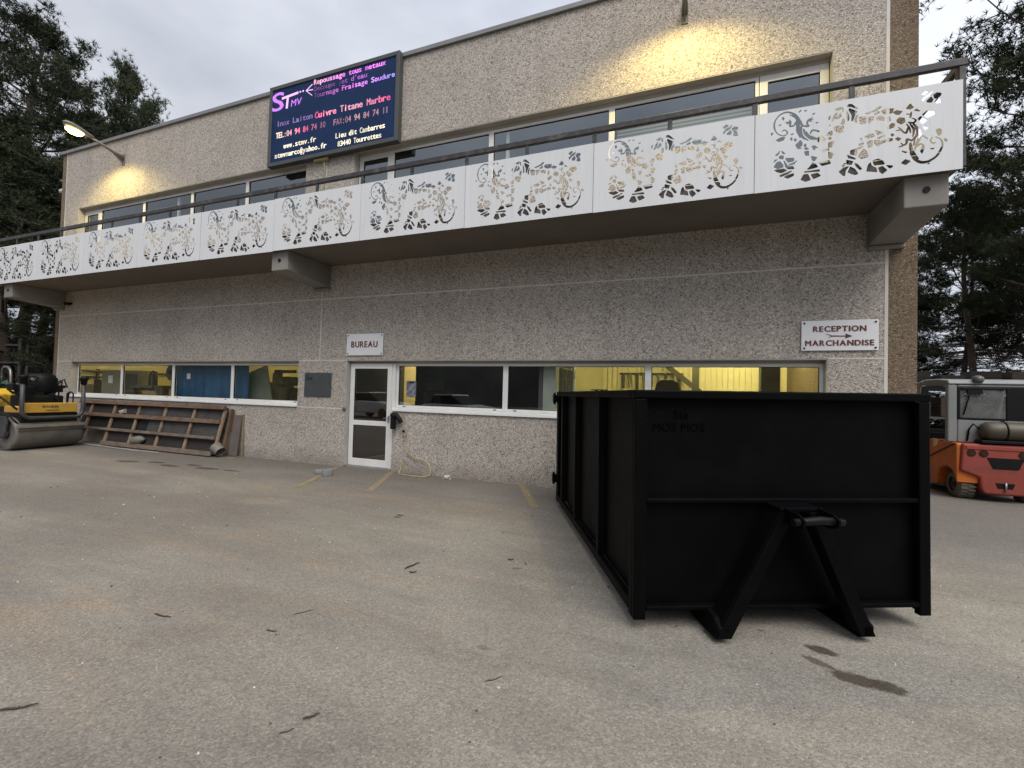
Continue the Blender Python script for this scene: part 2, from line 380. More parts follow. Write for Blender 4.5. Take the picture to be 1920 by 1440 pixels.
# balcony door leaves and low walls below the upper windows close the openings
for a, b in ((-15.7, -7.88), (-5.72, 1.02)):
    MB().box((a, .03, 4.5), (b, .215, 5.62)).build('spandrel_wall', M_WALL, bld)
sw = MB(); sw.box((XR+.04, 0, -.1), (2.92, 14, 8.36)); sw.build('side_wall', M_BROWN, bld)
sw = MB(); sw.box((-17.36, 0, -.1), (XL-.03, 14, 8.36)); sw.build('side_wall', M_BROWN, bld)
MB().box((XL-.03, 13.8, -.1), (XR+.04, 14.0, 8.36)).build('rear_wall', M_WALL, bld)
sl_ = MB()
for x0, x1, z in ((XL, XR, 3.54), (XL, -16.48, 2.222), (-7.90, -6.58, 2.222), (1.91, XR, 2.222), (-7.9, -6.58, 1.205)):
    sl_.box((x0, -.003, z-.011), (x1, .03, z+.011))
for x, z0, z1 in ((-7.31, 2.235, 3.72), (-7.31, 4.5, 8.36)):
    sl_.box((x-.012, -.0045, z0), (x+.012, .03, z1))
sl_.box((XR, -.004, -.1), (XR+.04, .05, 8.36)); sl_.box((XL-.03, -.004, -.1), (XL, .05, 8.36))
sl_.build('joint_sealant', M_SEAL, bld)
cp = MB(); cp.box((-17.42, -.05, 8.362), (2.98, .32, 8.45)); cp.box((-17.42, .32, 8.362), (-17.1, 14.05, 8.45)); cp.box((2.66, .32, 8.362), (2.98, 14.05, 8.45)); cp.build('coping', M_CAP, bld, .006)
MB().box((XL, .23, 7.9), (XR, 13.79, 8.05)).build('roof', M_CONC, bld)
MB().box((XL+.0, .225, 3.35), (XR, 13.79, 3.55)).build('floor_slab', pm('ceiling_paint', (.5, .47, .42), .8), bld)

# window and door units: frame > pane
def unit(name, x0, x1, z0, z1, y, gl, f=.055, mid=None, bot=None, par=bld):
    m = MB(); d0, d1 = y, y+.06; b = bot or f
    m.box((x0, d0, z0), (x0+f, d1, z1)); m.box((x1-f, d0, z0), (x1, d1, z1))
    m.box((x0+f, d0, z1-f), (x1-f, d1, z1)); m.box((x0+f, d0, z0), (x1-f, d1, z0+b))
    if mid: m.box((x0+f, d0, mid-.05), (x1-f, d1, mid+.05))
    o = m.build(name, M_ALU, par, .004)
    zs = [(z0+b, z1-f)] if not mid else [(z0+b, mid-.05), (mid+.05, z1-f)]
    for a, c in zs:
        p = MB(); p.add([(x0+f, y+.03, a), (x1-f, y+.03, a), (x1-f, y+.03, c), (x0+f, y+.03, c)], [(0, 1, 2, 3)])
        p.build('pane', gl, o)
        # black gasket line around the glass
    gk = MB(); t = .008
    for a, c in zs:
        gk.box((x0+f, y+.018, a), (x0+f+t, y+.045, c)); gk.box((x1-f-t, y+.018, a), (x1-f, y+.045, c)); gk.box((x0+f+t, y+.018, c-t), (x1-f-t, y+.045, c)); gk.box((x0+f+t, y+.018, a), (x1-f-t, y+.045, a+t))
    gk.build('gasket', M_DARK, o)
    return o
def drains(o, xs, z, y):
    m = MB()
    for x in xs: m.box((x-.03, y-.004, z-.008), (x+.03, y+.01, z+.008))
    m.build('drain_cover', M_DARK, o)
YW = .15
gx = [-16.46, -14.40, -12.27, -10.13, -7.92]
for i in range(4):
    o = unit('window', gx[i], gx[i+1], 1.275, 2.165, YW, M_GLASS, .045, bot=.05)
    drains(o, (gx[i]+.2, gx[i+1]-.2), 1.30, YW)
MB().box((-16.48, YW-.01, 2.166), (-7.9, .2, 2.219)).build('window_head', M_REVEAL, bld)
s_ = MB(); s_.box((-16.48, -.035, 1.203), (-7.9, .21, 1.235)); s_.box((-16.48, .02, 1.235), (-7.9, .21, 1.274)); s_.build('window_sill', M_ALU, bld, .006)
gx = [-5.44, -3.06, -.54, 1.90]
for i in range(3):
    o = unit('window', gx[i], gx[i+1], 1.275, 2.165, YW, M_GLASS_D if i == 0 else M_GLASS, .05, bot=.05)
    drains(o, (gx[i]+.2, gx[i+1]-.2), 1.30, YW)
MB().box((-6.58, YW-.01, 2.166), (1.91, .2, 2.219)).build('window_head', M_REVEAL, bld)
s_ = MB(); s_.box((-5.44, -.035, 1.203), (1.91, .21, 1.235)); s_.box((-5.44, .02, 1.235), (1.91, .21, 1.274)); s_.build('window_sill', M_ALU, bld, .006)
# entrance door
MB().box((-6.58, .06, -.05), (-5.42, .30, .035)).build('doorstep', M_CONC, bld, .01)
dr = unit('door', -6.56, -5.52, .04, 2.16, .10, M_GLASS_D, .105, mid=.93, bot=.15)
hd = MB(); hd.box((-5.575, .075, .96), (-5.545, .1, 1.10)); hd.tube([(-5.56, .06, 1.05), (-5.56, .045, 1.05), (-5.66, .045, 1.05)], .009, 8); hd.build('handle', M_STEEL, dr)
dj = MB(); dj.box((-5.515, .06, .04), (-5.40, .2, 1.2)); dj.box((-5.517, .11, 1.2), (-5.442, .205, 2.16)); dj.build('door_post', M_ALU, bld, .004)
# upper windows and balcony doors
def up(x0, x1, door=False):
    return unit('balcony_door' if door else 'window', x0, x1, 4.51 if door else 5.63, 6.60, YW, M_GLASS_UP, .11 if door else .05)
up(-16.46, -15.70, True)
ux = [-15.70, -13.75, -11.83, -9.88, -7.90]
for i in range(4): up(ux[i], ux[i+1])
up(-6.56, -5.72, True)
ux = [-5.72, -3.48, -1.22, 1.02]
for i in range(3): up(ux[i], ux[i+1])
up(1.03, 1.93, True)
tm = MB(); tm.box((-3.20, YW+.07, 5.68), (-3.14, YW+.12, 6.55)); tm.box((-12.5, YW+.07, 5.68), (-12.44, YW+.12, 6.55)); tm.build('sliding_stile', M_ALU, bld)
hh = MB(); hh.box((-16.48, YW-.015, 6.601), (-7.88, .2, 6.668)); hh.box((-6.58, YW-.015, 6.601), (1.95, .2, 6.668)); hh.build('window_head', M_REVEAL, bld)
# plain plaster faces of the reveals, a few mm proud of the pebbled concrete
rv = MB()
for x0, x1 in ((-16.48, -7.88), (-6.58, 1.95)):
    rv.box((x0, .004, 6.655), (x1, YW-.016, 6.667)); rv.box((x0+.0005, .004, 4.5), (x0+.012, YW-.003, 6.654)); rv.box((x1-.012, .004, 4.5), (x1-.0005, YW-.003, 6.654))
for x0, x1 in ((-16.48, -7.9), (-6.58, 1.91)):
    rv.box((x0, .004, 2.207), (x1, YW-.012, 2.2185))
rv.box((-16.4795, .004, 1.24), (-16.468, YW-.003, 2.206)); rv.box((1.898, .004, 1.24), (1.9095, YW-.003, 2.206)); rv.box((-6.5795, .004, .036), (-6.568, .098, 2.206))
rv.build('window_reveal', M_REVEAL, bld)
bd = MB(); bd.add([(-1.15, .36, 5.68), (.95, .36, 5.68), (.95, .36, 6.33), (-1.15, .36, 6.33)], [(0, 1, 2, 3)])
def slats():
    g = NT('slatted_blind'); wv = g.n('ShaderNodeTexWave', {'Vector': g.co(), 'Scale': 5.0}, wave_type='BANDS', bands_direction='Z')
    return g.bsdf(Base_Color=g.ramp(wv.outputs['Fac'], [(.25, (.06, .065, .07)), (.6, (.30, .31, .33))]), Roughness=.6)
bd.build('slatted_blind', slats(), bld)
# balcony slab, corbels and bearing pads
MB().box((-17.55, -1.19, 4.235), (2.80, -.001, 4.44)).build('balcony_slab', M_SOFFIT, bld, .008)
for x in (-17.1, -7.30, 2.56):
    m = MB(); m.prism([(-1.12, 3.87), (-.001, 3.775), (-.001, 4.233), (-1.12, 4.233)], x-.205, x+.205, axis='x'); o = m.build('corbel', M_CONC, bld, .012)
    MB().cyl((x-.0, -1.135, 4.06), (x, -1.09, 4.06), .035, 12).build('bolt_hole', M_DARK, o)
    p = MB(); p.box((x-.205, -.07, 3.715), (x+.205, -.001, 3.772)); p.build('bearing_pad', M_CONC, bld, .015)
# interior: rooms behind the ground floor glass
M_YW = pm('workshop_wall', (.74, .67, .44), .75, .12, 1.5)
M_DKW = pm('office_wall', (.06, .05, .056), .8, .2, 2)
M_GREY = pm('grey_column', (.30, .32, .29), .8, .15, 3)
MB().box((XL+.005, 5.6, .0), (-7.2, 5.7, 3.345)).build('interior_wall', M_YW, bld)
MB().box((XL+.002, .23, .013), (XL+.03, 5.59, 3.345)).build('wall_lining', M_YW, bld)
iw = MB(); iw.box((-6.58, 2.6, .0), (-2.45, 2.7, 3.345)); iw.box((-2.45, .26, 0), (-2.38, 2.7, 3.345)); iw.box((-7.095, .3, 0), (-7.0, 2.7, 3.345)); iw.build('office_partition', M_DKW, bld)
MB().box((-7.2, .23, 0), (-7.1, 6, 3.345)).build('interior_wall', M_YW, bld)
MB().box((-7.1, 6.4, 0), (XR, 6.5, 3.345)).build('interior_wall', M_YW, bld)
MB().box((-6.99, .24, 3.25), (-2.46, 2.59, 3.34)).build('office_ceiling', M_DKW, bld)
MB().box((XL, .23, -.02), (XR, 13.7, .012)).build('interior_floor', pm('workshop_floor', (.20, .17, .12), .7), bld)
pc = MB()
for i in range(34): pc.box((-2.3+i*.145, 6.36, .02), (-2.3+i*.145+.12, 6.398, 2.9))
pc.build('plank_cladding', pm('yellow_planks', (.78, .70, .46), .6, .06, 5), bld)
MB().box((-2.375, .28, .013), (-2.14, .5, 3.345)).build('column', M_GREY, bld)
MB().box((XL, 3.0, 3.56), (XR, 3.1, 7.89)).build('upper_partition', pm('upper_room_wall', (.20, .20, .20), .8, .2, 1), bld)
# scupper pipe at the left end
sp_ = MB(); sp_.tube([(-17.3, .25, 7.42), (-17.95, .25, 7.47)], .075, 16, cap=False); sp_.tube([(-17.95, .25, 7.47), (-17.3, .25, 7.42)], .062, 16, cap=False); sp_.build('scupper_pipe', pm('pale_pipe', (.50, .46, .38), .6), bld)

# ceiling lamps inside the two lit rooms
M_TUBE = emit('warm_tube', (1.0, .89, .36), 150)
M_TUBE2 = emit('dim_warm_tube', (1.0, .80, .30), 75)
for x, y, lab in [(-15.0, 1.6, 'lit strip lamp behind the leftmost yellow window'), (-10.9, 2.6, 'lit strip lamp in the workshop beside the blue sheet'), (-.1, 3.0, 'lit strip lamp in the hall next to the grey column'), (1.5, 4.4, 'lit strip lamp in the hall at its right end')]:
    t = thing('strip_lamp', lab, 'lamp', (x, y, 3.16), group='strip lamps under the workshop ceiling')
    MB().box((-.75, -.09, .06), (.75, .09, .13)).build('lamp_body', M_ALU, t, .005)
    MB().tube([(-.7, 0, .03), (.7, 0, .03)], .03, 10).build('tube', M_TUBE2 if x < -14 else M_TUBE, t)
    t2 = MB().box((-.02, -.02, .13), (.02, .02, .185)).build('hanger', M_ALU, t)
t = thing('strip_lamp', 'lit strip lamp in the passage behind the dark office', 'lamp', (-6.0, 4.0, 3.16), group='strip lamps under the workshop ceiling')
MB().box((-.75, -.09, .06), (.75, .09, .13)).build('lamp_body', M_ALU, t); MB().tube([(-.7, 0, .03), (.7, 0, .03)], .03, 10).build('tube', M_TUBE, t)

# ------------------------------------------------------------------ balcony railing
PANEL = '''1314,50 1289,78 1276,126 1282,133 1290,136 1318,144 1322,142 1365,90 1356,78 1322,49 1318,47|554,68 510,94 503,102 531,158 538,165 554,166 578,164 585,158 610,90 609,86 602,80 566,68|1054,77 1022,90 983,118 984,126 1003,178 1010,185 1016,182 1058,149 1087,94 1086,89 1070,75|1258,78 1214,91 1172,98 1166,102 1165,110 1178,174 1190,193 1202,205 1206,202 1220,162 1254,138 1262,130 1270,86 1266,78|942,81 938,82 930,90 897,134 894,142 930,175 942,185 950,187 990,193 994,186 965,142 960,86 954,80|638,92 632,98 612,138 609,146 612,150 618,154 662,160 678,162 685,158 712,126 715,122 712,118 698,110 650,92|1738,94 1730,96 1725,102 1738,112 1746,113 1753,106 1746,96|1386,101 1377,110 1353,142 1358,147 1378,144 1410,136 1417,130 1416,118 1410,111|1678,110 1658,117 1638,130 1609,158 1592,186 1566,254 1573,266 1568,278 1562,306 1562,338 1564,366 1570,373 1578,374 1587,366 1601,294 1606,281 1611,286 1614,333 1606,326 1600,330 1597,338 1605,378 1606,386 1603,390 1593,382 1586,380 1578,387 1558,397 1555,394 1554,378 1550,366 1542,355 1534,349 1506,336 1478,332 1470,331 1464,338 1470,345 1500,354 1483,378 1490,385 1496,382 1514,362 1527,370 1530,382 1528,410 1532,418 1538,424 1546,428 1554,426 1586,405 1599,418 1619,446 1626,470 1626,502 1622,520 1612,462 1603,434 1598,429 1591,434 1594,478 1594,510 1591,526 1564,586 1566,594 1552,602 1548,610 1554,617 1558,618 1594,607 1602,607 1608,610 1612,618 1611,626 1587,646 1587,650 1590,654 1594,655 1598,653 1618,641 1630,630 1634,622 1632,610 1625,598 1611,586 1643,546 1648,538 1654,518 1657,514 1662,516 1670,510 1673,498 1682,458 1682,429 1690,433 1706,423 1723,406 1736,386 1730,378 1726,379 1710,400 1682,425 1671,398 1645,346 1646,342 1662,350 1678,347 1708,318 1702,310 1706,302 1706,290 1686,228 1682,224 1676,230 1663,254 1676,306 1684,318 1681,322 1666,327 1638,307 1634,308 1629,298 1626,282 1622,275 1618,272 1610,277 1609,274 1617,254 1656,174 1649,166 1650,162 1667,150 1690,141 1722,140 1734,143 1753,150 1780,166 1799,182 1814,203 1830,231 1847,270 1853,294 1854,314 1848,338 1832,366 1803,386 1796,394 1802,402 1822,391 1846,370 1864,342 1872,310 1870,278 1852,226 1832,186 1812,162 1794,145 1746,116 1710,108|1530,120 1496,142 1489,150 1526,187 1530,189 1536,186 1574,165 1581,158 1574,149 1542,123 1534,119|1102,127 1085,146 1060,182 1046,218 1047,222 1054,225 1065,218 1078,209 1125,142 1114,131 1106,126|358,138 328,158 326,162 328,166 370,184 406,190 426,194 433,190 434,178 430,162 426,158 374,137 366,134|1246,158 1236,166 1222,214 1226,222 1238,228 1278,238 1302,221 1318,210 1325,202 1340,170 1339,162 1330,158|290,165 285,170 277,186 282,194 346,216 398,230 410,226 413,222 414,218 410,214 402,209 366,189|662,174 546,182 540,190 540,194 546,200 590,200 694,203 699,198 704,186 707,178 704,174 694,172|930,194 922,198 922,202 939,226 955,238 958,240 965,234 954,202 946,196|1002,206 974,212 968,218 968,266 974,272 994,264 1030,249 1038,242 1024,206 1018,202|290,214 246,235 221,258 221,262 227,266 258,269 294,268 322,270 354,247 358,242 350,234 302,213|574,214 567,218 568,222 591,242 626,296 630,298 634,295 658,277 668,266 682,238 684,234 678,228 618,214|722,237 697,270 689,282 690,286 694,289 710,292 786,297 798,298 806,291 816,258 814,254 802,248 730,236|414,246 370,251 339,282 320,362 322,367 326,369 334,360 370,295 422,286 426,282 437,250 430,244|1530,256 1502,274 1495,282 1495,290 1498,293 1510,289 1542,274 1550,266 1538,256 1534,255|1770,258 1756,266 1752,274 1758,278 1774,276 1790,275 1794,270 1778,257|1050,261 978,291 974,295 971,298 974,328 978,333 986,329 1011,310 1066,277 1068,274 1066,270 1054,260|1110,261 1078,293 1077,298 1131,374 1138,380 1144,374 1168,346 1186,278 1178,269 1126,260 1114,258|258,271 218,297 213,302 214,306 240,354 246,359 278,370 286,366 320,314 322,290 310,280|386,298 379,302 374,310 382,318 430,329 456,346 462,348 465,346 463,338 438,305 430,302|630,310 620,326 609,370 614,377 618,377 645,366 670,355 675,350 675,346 653,310 646,308|1050,310 1010,326 1004,334 1004,374 1010,380 1042,386 1062,391 1071,386 1080,342 1066,314 1058,307|794,313 790,318 786,396 790,401 794,402 817,386 834,375 841,366 830,322 818,312 798,310|1778,318 1770,323 1757,338 1748,358 1747,370 1754,385 1770,401 1774,403 1779,398 1780,394 1777,390 1766,377 1763,370 1765,358 1773,338 1782,335 1802,341 1808,334 1798,324|1890,323 1884,330 1868,358 1878,366 1887,366 1911,342 1898,327|374,334 366,338 360,346 338,386 337,394 342,398 394,391 422,388 430,384 434,378 434,350 426,342|1617,350 1618,349 1647,418 1653,442 1653,446 1650,449 1639,430 1620,406 1622,398 1617,370|214,359 211,366 222,392 226,395 238,398 253,398 258,394 253,386 218,359|1090,368 1076,386 1073,394 1082,401 1119,410 1130,411 1134,406 1110,381 1094,367|1182,377 1176,386 1166,446 1174,456 1206,463 1218,464 1224,458 1223,394 1218,389 1190,376 1186,374|306,385 282,394 264,410 267,418 282,440 294,440 314,434 324,426 319,390 314,384|1262,385 1236,414 1232,450 1234,454 1242,458 1286,456 1294,450 1298,430 1304,438 1310,441 1350,452 1357,446 1357,442 1350,418 1346,414 1318,404 1306,400 1302,403 1298,396 1290,390 1266,383|558,388 549,398 536,442 542,450 574,450 586,449 591,442 588,410 594,394 593,390 590,387|730,402 726,402 710,413 705,418 706,423 714,428 774,442 786,443 791,438 798,422 794,415|1826,404 1821,410 1816,422 1800,470 1804,478 1830,490 1838,485 1855,466 1856,454 1851,414 1838,405 1830,402|1370,409 1363,414 1360,426 1361,454 1370,458 1402,456 1414,446 1416,434 1414,426 1406,420|1462,409 1432,438 1438,445 1455,458 1462,459 1491,434 1490,429 1470,409 1466,407|1094,413 1088,422 1088,438 1091,442 1098,446 1134,456 1140,450 1142,434 1138,430|242,438 232,442 227,450 251,470 274,496 278,498 283,494 274,462 254,443 246,437|634,446 629,450 624,478 611,498 618,504 642,502 654,499 664,490 681,470 684,466 682,463 678,461 658,470 653,446 650,444 642,451|794,444 786,454 786,510 794,518 834,520 842,518 846,514 825,450 818,444|322,450 309,454 302,462 296,490 302,496 309,490 340,454 339,450 334,446|558,462 544,466 535,482 542,491 562,494 584,482 588,474 578,461|1274,469 1264,478 1269,486 1334,508 1338,508 1343,502 1339,486 1334,481 1286,468 1278,467|1410,468 1399,478 1388,498 1398,506 1410,511 1431,486|1110,471 1104,478 1098,502 1110,514 1114,512 1123,494 1127,482 1118,474|1526,480 1512,490 1501,502 1495,510 1490,525 1486,528 1478,526 1446,526 1440,534 1446,540 1480,542 1458,566 1466,574 1499,542 1508,522 1518,509 1530,505 1534,511 1537,526 1542,546 1549,554 1531,594 1538,600 1542,598 1562,570 1576,546 1580,526 1584,486 1578,479 1570,484 1563,514 1562,518 1558,520 1551,490 1542,481 1534,478|482,485 462,492 456,498 462,504 470,506 458,510 450,518 444,546 450,554 474,570 477,574 475,578 482,586 502,593 516,582 517,578 507,570 518,566 522,562 520,534 518,522 514,518 491,502 514,495 518,490 510,484|1182,484 1140,518 1146,524 1210,545 1218,548 1225,542 1248,510 1246,506 1242,502|1710,485 1701,494 1684,538 1686,542 1690,544 1706,536 1734,524 1742,514|546,498 538,501 532,506 532,522 534,534 538,538 552,542 558,539 562,534 560,502 554,494|1270,513 1265,518 1243,574 1250,580 1281,562 1320,538 1323,534 1314,526 1274,512|714,522 682,536 674,543 670,554 675,566 626,572 610,576 590,589 576,602 541,646 526,678 520,726 523,730 530,734 538,726 548,698 550,691 554,689 558,692 566,686 588,650 601,634 634,613 674,590 682,596 718,607 730,596 763,554 763,550 754,541 726,520 722,519|1613,538 1614,535 1616,538 1611,550 1592,582 1592,586 1586,588 1582,586 1600,562 1605,550 1614,542|798,542 794,542 788,550 788,570 794,578 809,578 818,570 820,550 814,542|1366,557 1360,566 1358,590 1361,598 1406,632 1410,633 1421,626 1437,614 1426,578 1418,572|1678,562 1674,566 1639,634 1656,654 1666,660 1682,648 1733,602 1726,593 1686,562 1682,559|578,569 531,598 514,612 502,628 494,620 486,626 452,706 448,726 450,766 446,800 441,790 426,776 410,772 386,774 377,782 372,790 376,818 374,820 350,815 344,822 346,826 358,834 338,837 332,842 330,846 338,852 366,848 377,850 374,866 382,875 387,870 402,838 402,826 396,798 398,795 406,795 418,797 424,802 437,826 444,834 444,842 451,850 446,861 428,886 382,923 376,930 382,938 386,937 402,925 411,922 400,934 374,951 354,959 318,959 282,944 268,934 249,914 233,886 224,850 223,806 233,762 245,738 253,726 274,708 302,692 314,689 333,690 344,698 349,706 347,722 342,732 326,744 318,743 306,733 301,734 297,738 297,742 318,760 326,761 338,755 361,730 366,714 366,702 361,694 342,678 322,672 310,674 278,689 255,706 240,722 220,754 206,798 204,810 204,842 209,866 221,898 233,918 252,942 278,963 294,971 318,980 350,982 386,971 426,947 457,918 480,882 511,818 516,806 514,798 522,790 522,777 554,768 561,770 554,794 556,810 562,822 578,839 618,856 624,850 623,846 606,834 622,834 630,826 622,818 606,814 614,808 618,802 610,796 582,809 577,802 577,786 592,762 594,754 590,744 582,739 570,738 522,755 518,753 516,746 514,702 522,663 533,638 542,624 585,578 587,574 582,569|446,581 439,586 429,598 426,610 429,618 442,631 452,622 460,602 454,590|782,590 770,603 767,610 778,628 782,630 786,628 789,630 787,638 791,642 798,646 822,652 830,646 831,634 833,602 830,598 806,586 800,594 790,625 788,598|406,598 389,618 386,638 394,646 406,646 414,638 412,606|1486,597 1450,626 1445,658 1470,683 1482,681 1518,671 1523,666 1530,622 1524,614 1514,608 1494,597|894,601 848,646 839,686 846,692 894,704 900,702 906,693 910,683 914,680 934,697 940,690 946,662 934,649 930,647 926,648 925,646 935,618 934,613 930,609|270,609 239,630 232,638 238,644 274,664 298,666 332,666 337,662 336,654 322,626 318,622|1730,621 1683,666 1677,674 1722,712 1726,713 1742,710 1786,698 1790,695 1796,686 1800,658 1790,650|1362,643 1358,650 1360,706 1366,714 1382,714 1388,706 1394,662 1378,649 1366,642|598,650 595,654 596,670 601,690 610,699 618,704 630,704 654,696 692,678 695,674 696,666 689,658 682,656 650,676 638,680 622,679 617,674 610,654 602,647|1574,652 1564,662 1567,686 1566,693 1538,702 1531,710 1538,716 1562,710 1570,705 1578,726 1582,730 1590,722 1590,694 1586,666 1582,658|1186,664 1180,670 1178,678 1174,726 1175,742 1182,746 1218,744 1230,744 1237,738 1230,702|1106,670 1098,678 1088,714 1086,730 1086,760 1090,765 1094,766 1134,760 1154,755 1162,746 1160,682 1154,674 1146,670|398,674 389,686 392,690 418,694 427,690 427,686 422,678 414,672|1314,673 1266,689 1258,696 1245,718 1253,726 1270,732 1286,736 1298,737 1334,713 1336,702 1330,674 1326,670|1066,691 1046,714 1045,758 1058,782 1070,798 1080,794 1085,786 1069,750 1074,698 1070,691|922,702 914,706 908,722 925,770 930,775 938,775 952,762 950,710 946,706 934,701|186,704 180,710 176,738 182,744 198,738 206,735 211,730|802,706 791,718 790,722 798,728 802,729 808,722 807,710|1458,713 1443,718 1410,750 1398,744 1366,738 1362,738 1354,746 1342,744 1326,749 1301,782 1300,790 1304,794 1342,814 1350,806 1354,772 1356,802 1362,808 1418,800 1424,794 1417,770 1416,758 1446,774 1494,755 1503,746 1474,711|1646,717 1610,729 1604,734 1610,742 1626,753 1630,755 1634,753 1663,722 1664,718 1662,715|1018,726 1014,734 1015,798 986,862 989,882 994,888 998,888 1022,872 1066,842 1073,834 1046,773 1031,730 1022,723|974,729 970,738 964,850 966,858 970,861 974,858 977,850 988,822 992,802 996,778 996,750 995,746 982,732 978,729|1242,752 1233,766 1234,772 1242,778 1278,795 1285,790 1288,782 1289,770 1286,767 1254,752|1570,753 1538,766 1529,774 1567,822 1570,824 1578,818 1608,774 1598,765 1578,754|490,766 494,763 495,766 500,782 498,787 494,788 490,786|666,764 649,778 654,783 666,786 681,786 686,782 681,774|818,766 817,774 840,834 852,854 862,866 874,869 880,862 863,806 866,803 879,822 898,850 902,854 906,851 912,842 921,806 921,802 914,795 878,775 866,781 858,788 850,778 826,764 822,763|1810,772 1802,779 1789,798 1810,834 1794,830 1790,834 1784,846 1777,878 1802,899 1810,902 1822,898 1846,890 1852,882 1850,854 1842,847 1820,838 1822,835 1838,831 1843,826 1852,778 1846,772|1178,778 1154,783 1146,790 1150,794 1230,815 1281,850 1286,853 1294,851 1309,838 1265,802 1250,796|790,785 786,794 786,818 795,834 802,841 808,834 808,802 798,788 794,785|1762,794 1730,800 1726,802 1720,810 1719,826 1746,853 1758,865 1762,863 1767,858 1781,830 1772,802|270,814 258,826 266,832 282,830 290,830 296,822 278,810|1686,822 1682,826 1674,846 1674,851 1714,890 1771,922 1778,925 1782,918 1770,886 1758,876 1715,854 1694,823 1690,820|930,852 917,874 914,909 903,882 898,876 854,890 846,898 850,903 898,927 914,912 922,916 926,914 935,906 938,898 938,857 934,850|1066,862 1010,899 982,902 974,906 970,910 975,934 982,942 986,941 1014,936 1018,933 1077,874 1079,870 1076,866 1070,861|310,873 296,894 295,910 298,914 310,920 318,914 326,894 318,876 314,872|630,880 613,894 618,900 634,902 646,904 653,898 634,879|1698,889 1674,903 1668,910 1710,945 1718,943 1741,926 1728,910 1702,889|482,938 472,946 490,968 498,972 507,958 505,954 490,941|542,937 533,946 531,954 538,958 558,958 566,954 567,950 554,938'''
rl = thing('balcony_railing', 'white balcony parapet of cut-out sheet metal panels under a dark rail', 'railing')
holes = [[tuple(int(c)/1000 for c in p.split(',')) for p in s.split()] for s in PANEL.split('|')]
P0 = None
for k in range(10):
    x0 = 2.838-2.0415*(k+1)
    if P0 is None:
        P0 = filled([[(.003, 0), (2.0385, 0), (2.0385, 1.0), (.003, 1.0)]]+holes, .004, lambda x, y, t: (x, t, y), 'railing_panel', M_PANEL, rl)
        o = P0
    else:
        o = P0.copy(); col.objects.link(o)
    o.location = (x0, -1.222+random.uniform(-.002, .002), 4.215+random.uniform(-.004, .004)); o.rotation_euler = (0, R(random.uniform(-.08, .08)), R(random.uniform(-.06, .06)))
hr = MB(); hr.box((-17.6, -1.225, 5.375), (2.88, -1.165, 5.455)); hr.build('handrail', M_RAIL, rl, .006)
hr = MB(); hr.box((2.815, -1.16, 5.375), (2.88, -.005, 5.455)); hr.build('handrail', M_RAIL, rl, .006)
MB().box((2.842, -1.15, 4.25), (2.846, -.01, 5.1)).build('end_panel', M_PANEL, rl)
for i in range(21):
    x = 2.84-1.0207*i
    m = MB(); m.box((x-.03, -1.215, 4.245), (x+.03, -1.192, 5.374)); 
    if i == 0: m.box((x-.03, -1.19, 4.445), (x+.04, -1.12, 5.374))
    m.build('post', M_RAIL, rl, .004)
lo = MB(); lo.box((-17.5, -1.19, 4.46), (2.8, -1.165, 4.50)); lo.build('bottom_rail', M_RAIL, rl)

# ------------------------------------------------------------------ signs
M_FRAME = pm('dark_grey_sign_frame', (.06, .064, .066), .6, .12, 4)
def led_mat():
    g = NT('lit_letters'); a = g.n('ShaderNodeAttribute', attribute_name='tint').outputs['Color']
    e = g.n('ShaderNodeEmission', {'Color': a, 'Strength': 1.0}); g.t.links.new(e.outputs[0], g.out.inputs['Surface']); return g.m
M_LED = led_mat()
sg = thing('light_board', 'dark blue company board with lit pink and cream lettering on the parapet wall', 'sign')
SX0, SX1, SZ0, SZ1, SD = -8.905, -5.40, 6.60, 8.43, .15
m = MB(); fwid = .085
m.box((SX0, -SD, SZ0), (SX0+fwid, -.012, SZ1)); m.box((SX1-fwid, -SD, SZ0), (SX1, -.012, SZ1)); m.box((SX0+fwid, -SD, SZ0), (SX1-fwid, -.012, SZ0+fwid)); m.box((SX0+fwid, -SD, SZ1-fwid), (SX1-fwid, -.012, SZ1))
m.build('frame', M_FRAME, sg, .008)
MB().box((SX0+fwid, -SD+.02, SZ0+fwid), (SX1-fwid, -.02, SZ1-fwid)).build('face', pm('navy_face', (.012, .032, .095), .6, .12, 1.5, spec=.12), sg)
bk = MB(); bk.box((-7.6, -.09, SZ0-.05), (-7.22, -.02, SZ0-.001)); bk.tube([(-7.33, -.06, 6.52), (-7.33, -.02, 6.3), (-7.33, -.014, 4.6)], .011, 8); bk.build('cable_bracket', pm('cream_bracket', (.40, .34, .17), .5), sg)
def S(x, z): return x*1.0165, 1.6+(z-1.6)*1.0165
YS = -SD+.019
def led(text, x0, x1, z, cap, c0, c1=None, c2=None, off=.012):
    a, zz = S(x0, z); b, _ = S(x1, z); n = len(text)
    cs = []
    for i in range(n):
        t = i/max(1, n-1)
        if c2: c = tuple(p+(q-p)*min(1, 2*t) if t < .5 else q+(r-q)*(2*t-1) for p, q, r in zip(c0, c1, c2))
        elif c1: c = tuple(p+(q-p)*t for p, q in zip(c0, c1))
        else: c = c0
        k = .72+.5*random.random()
        cs.append(tuple(v*k for v in c))
    word('lettering', text, a, b, zz, cap, M_LED, sg, YS, off, True, cs)
MAG = (.95, .26, 1.0); DIM = (.16, .07, .22); PUR = (.5, .16, .75); BLU = (.45, .40, 1.1); RED = (1.0, .16, .36); PNK = (1.0, .5, .65); CRM = (1.05, .95, .72); DP = (.30, .17, .24)
led('Repoussage tous metaux', -7.50, -5.65, 8.115, .118, PNK, MAG, MAG, .02)
led("Decoupe jet d'eau", -7.49, -6.10, 7.97, .112, DIM, DIM, PUR)
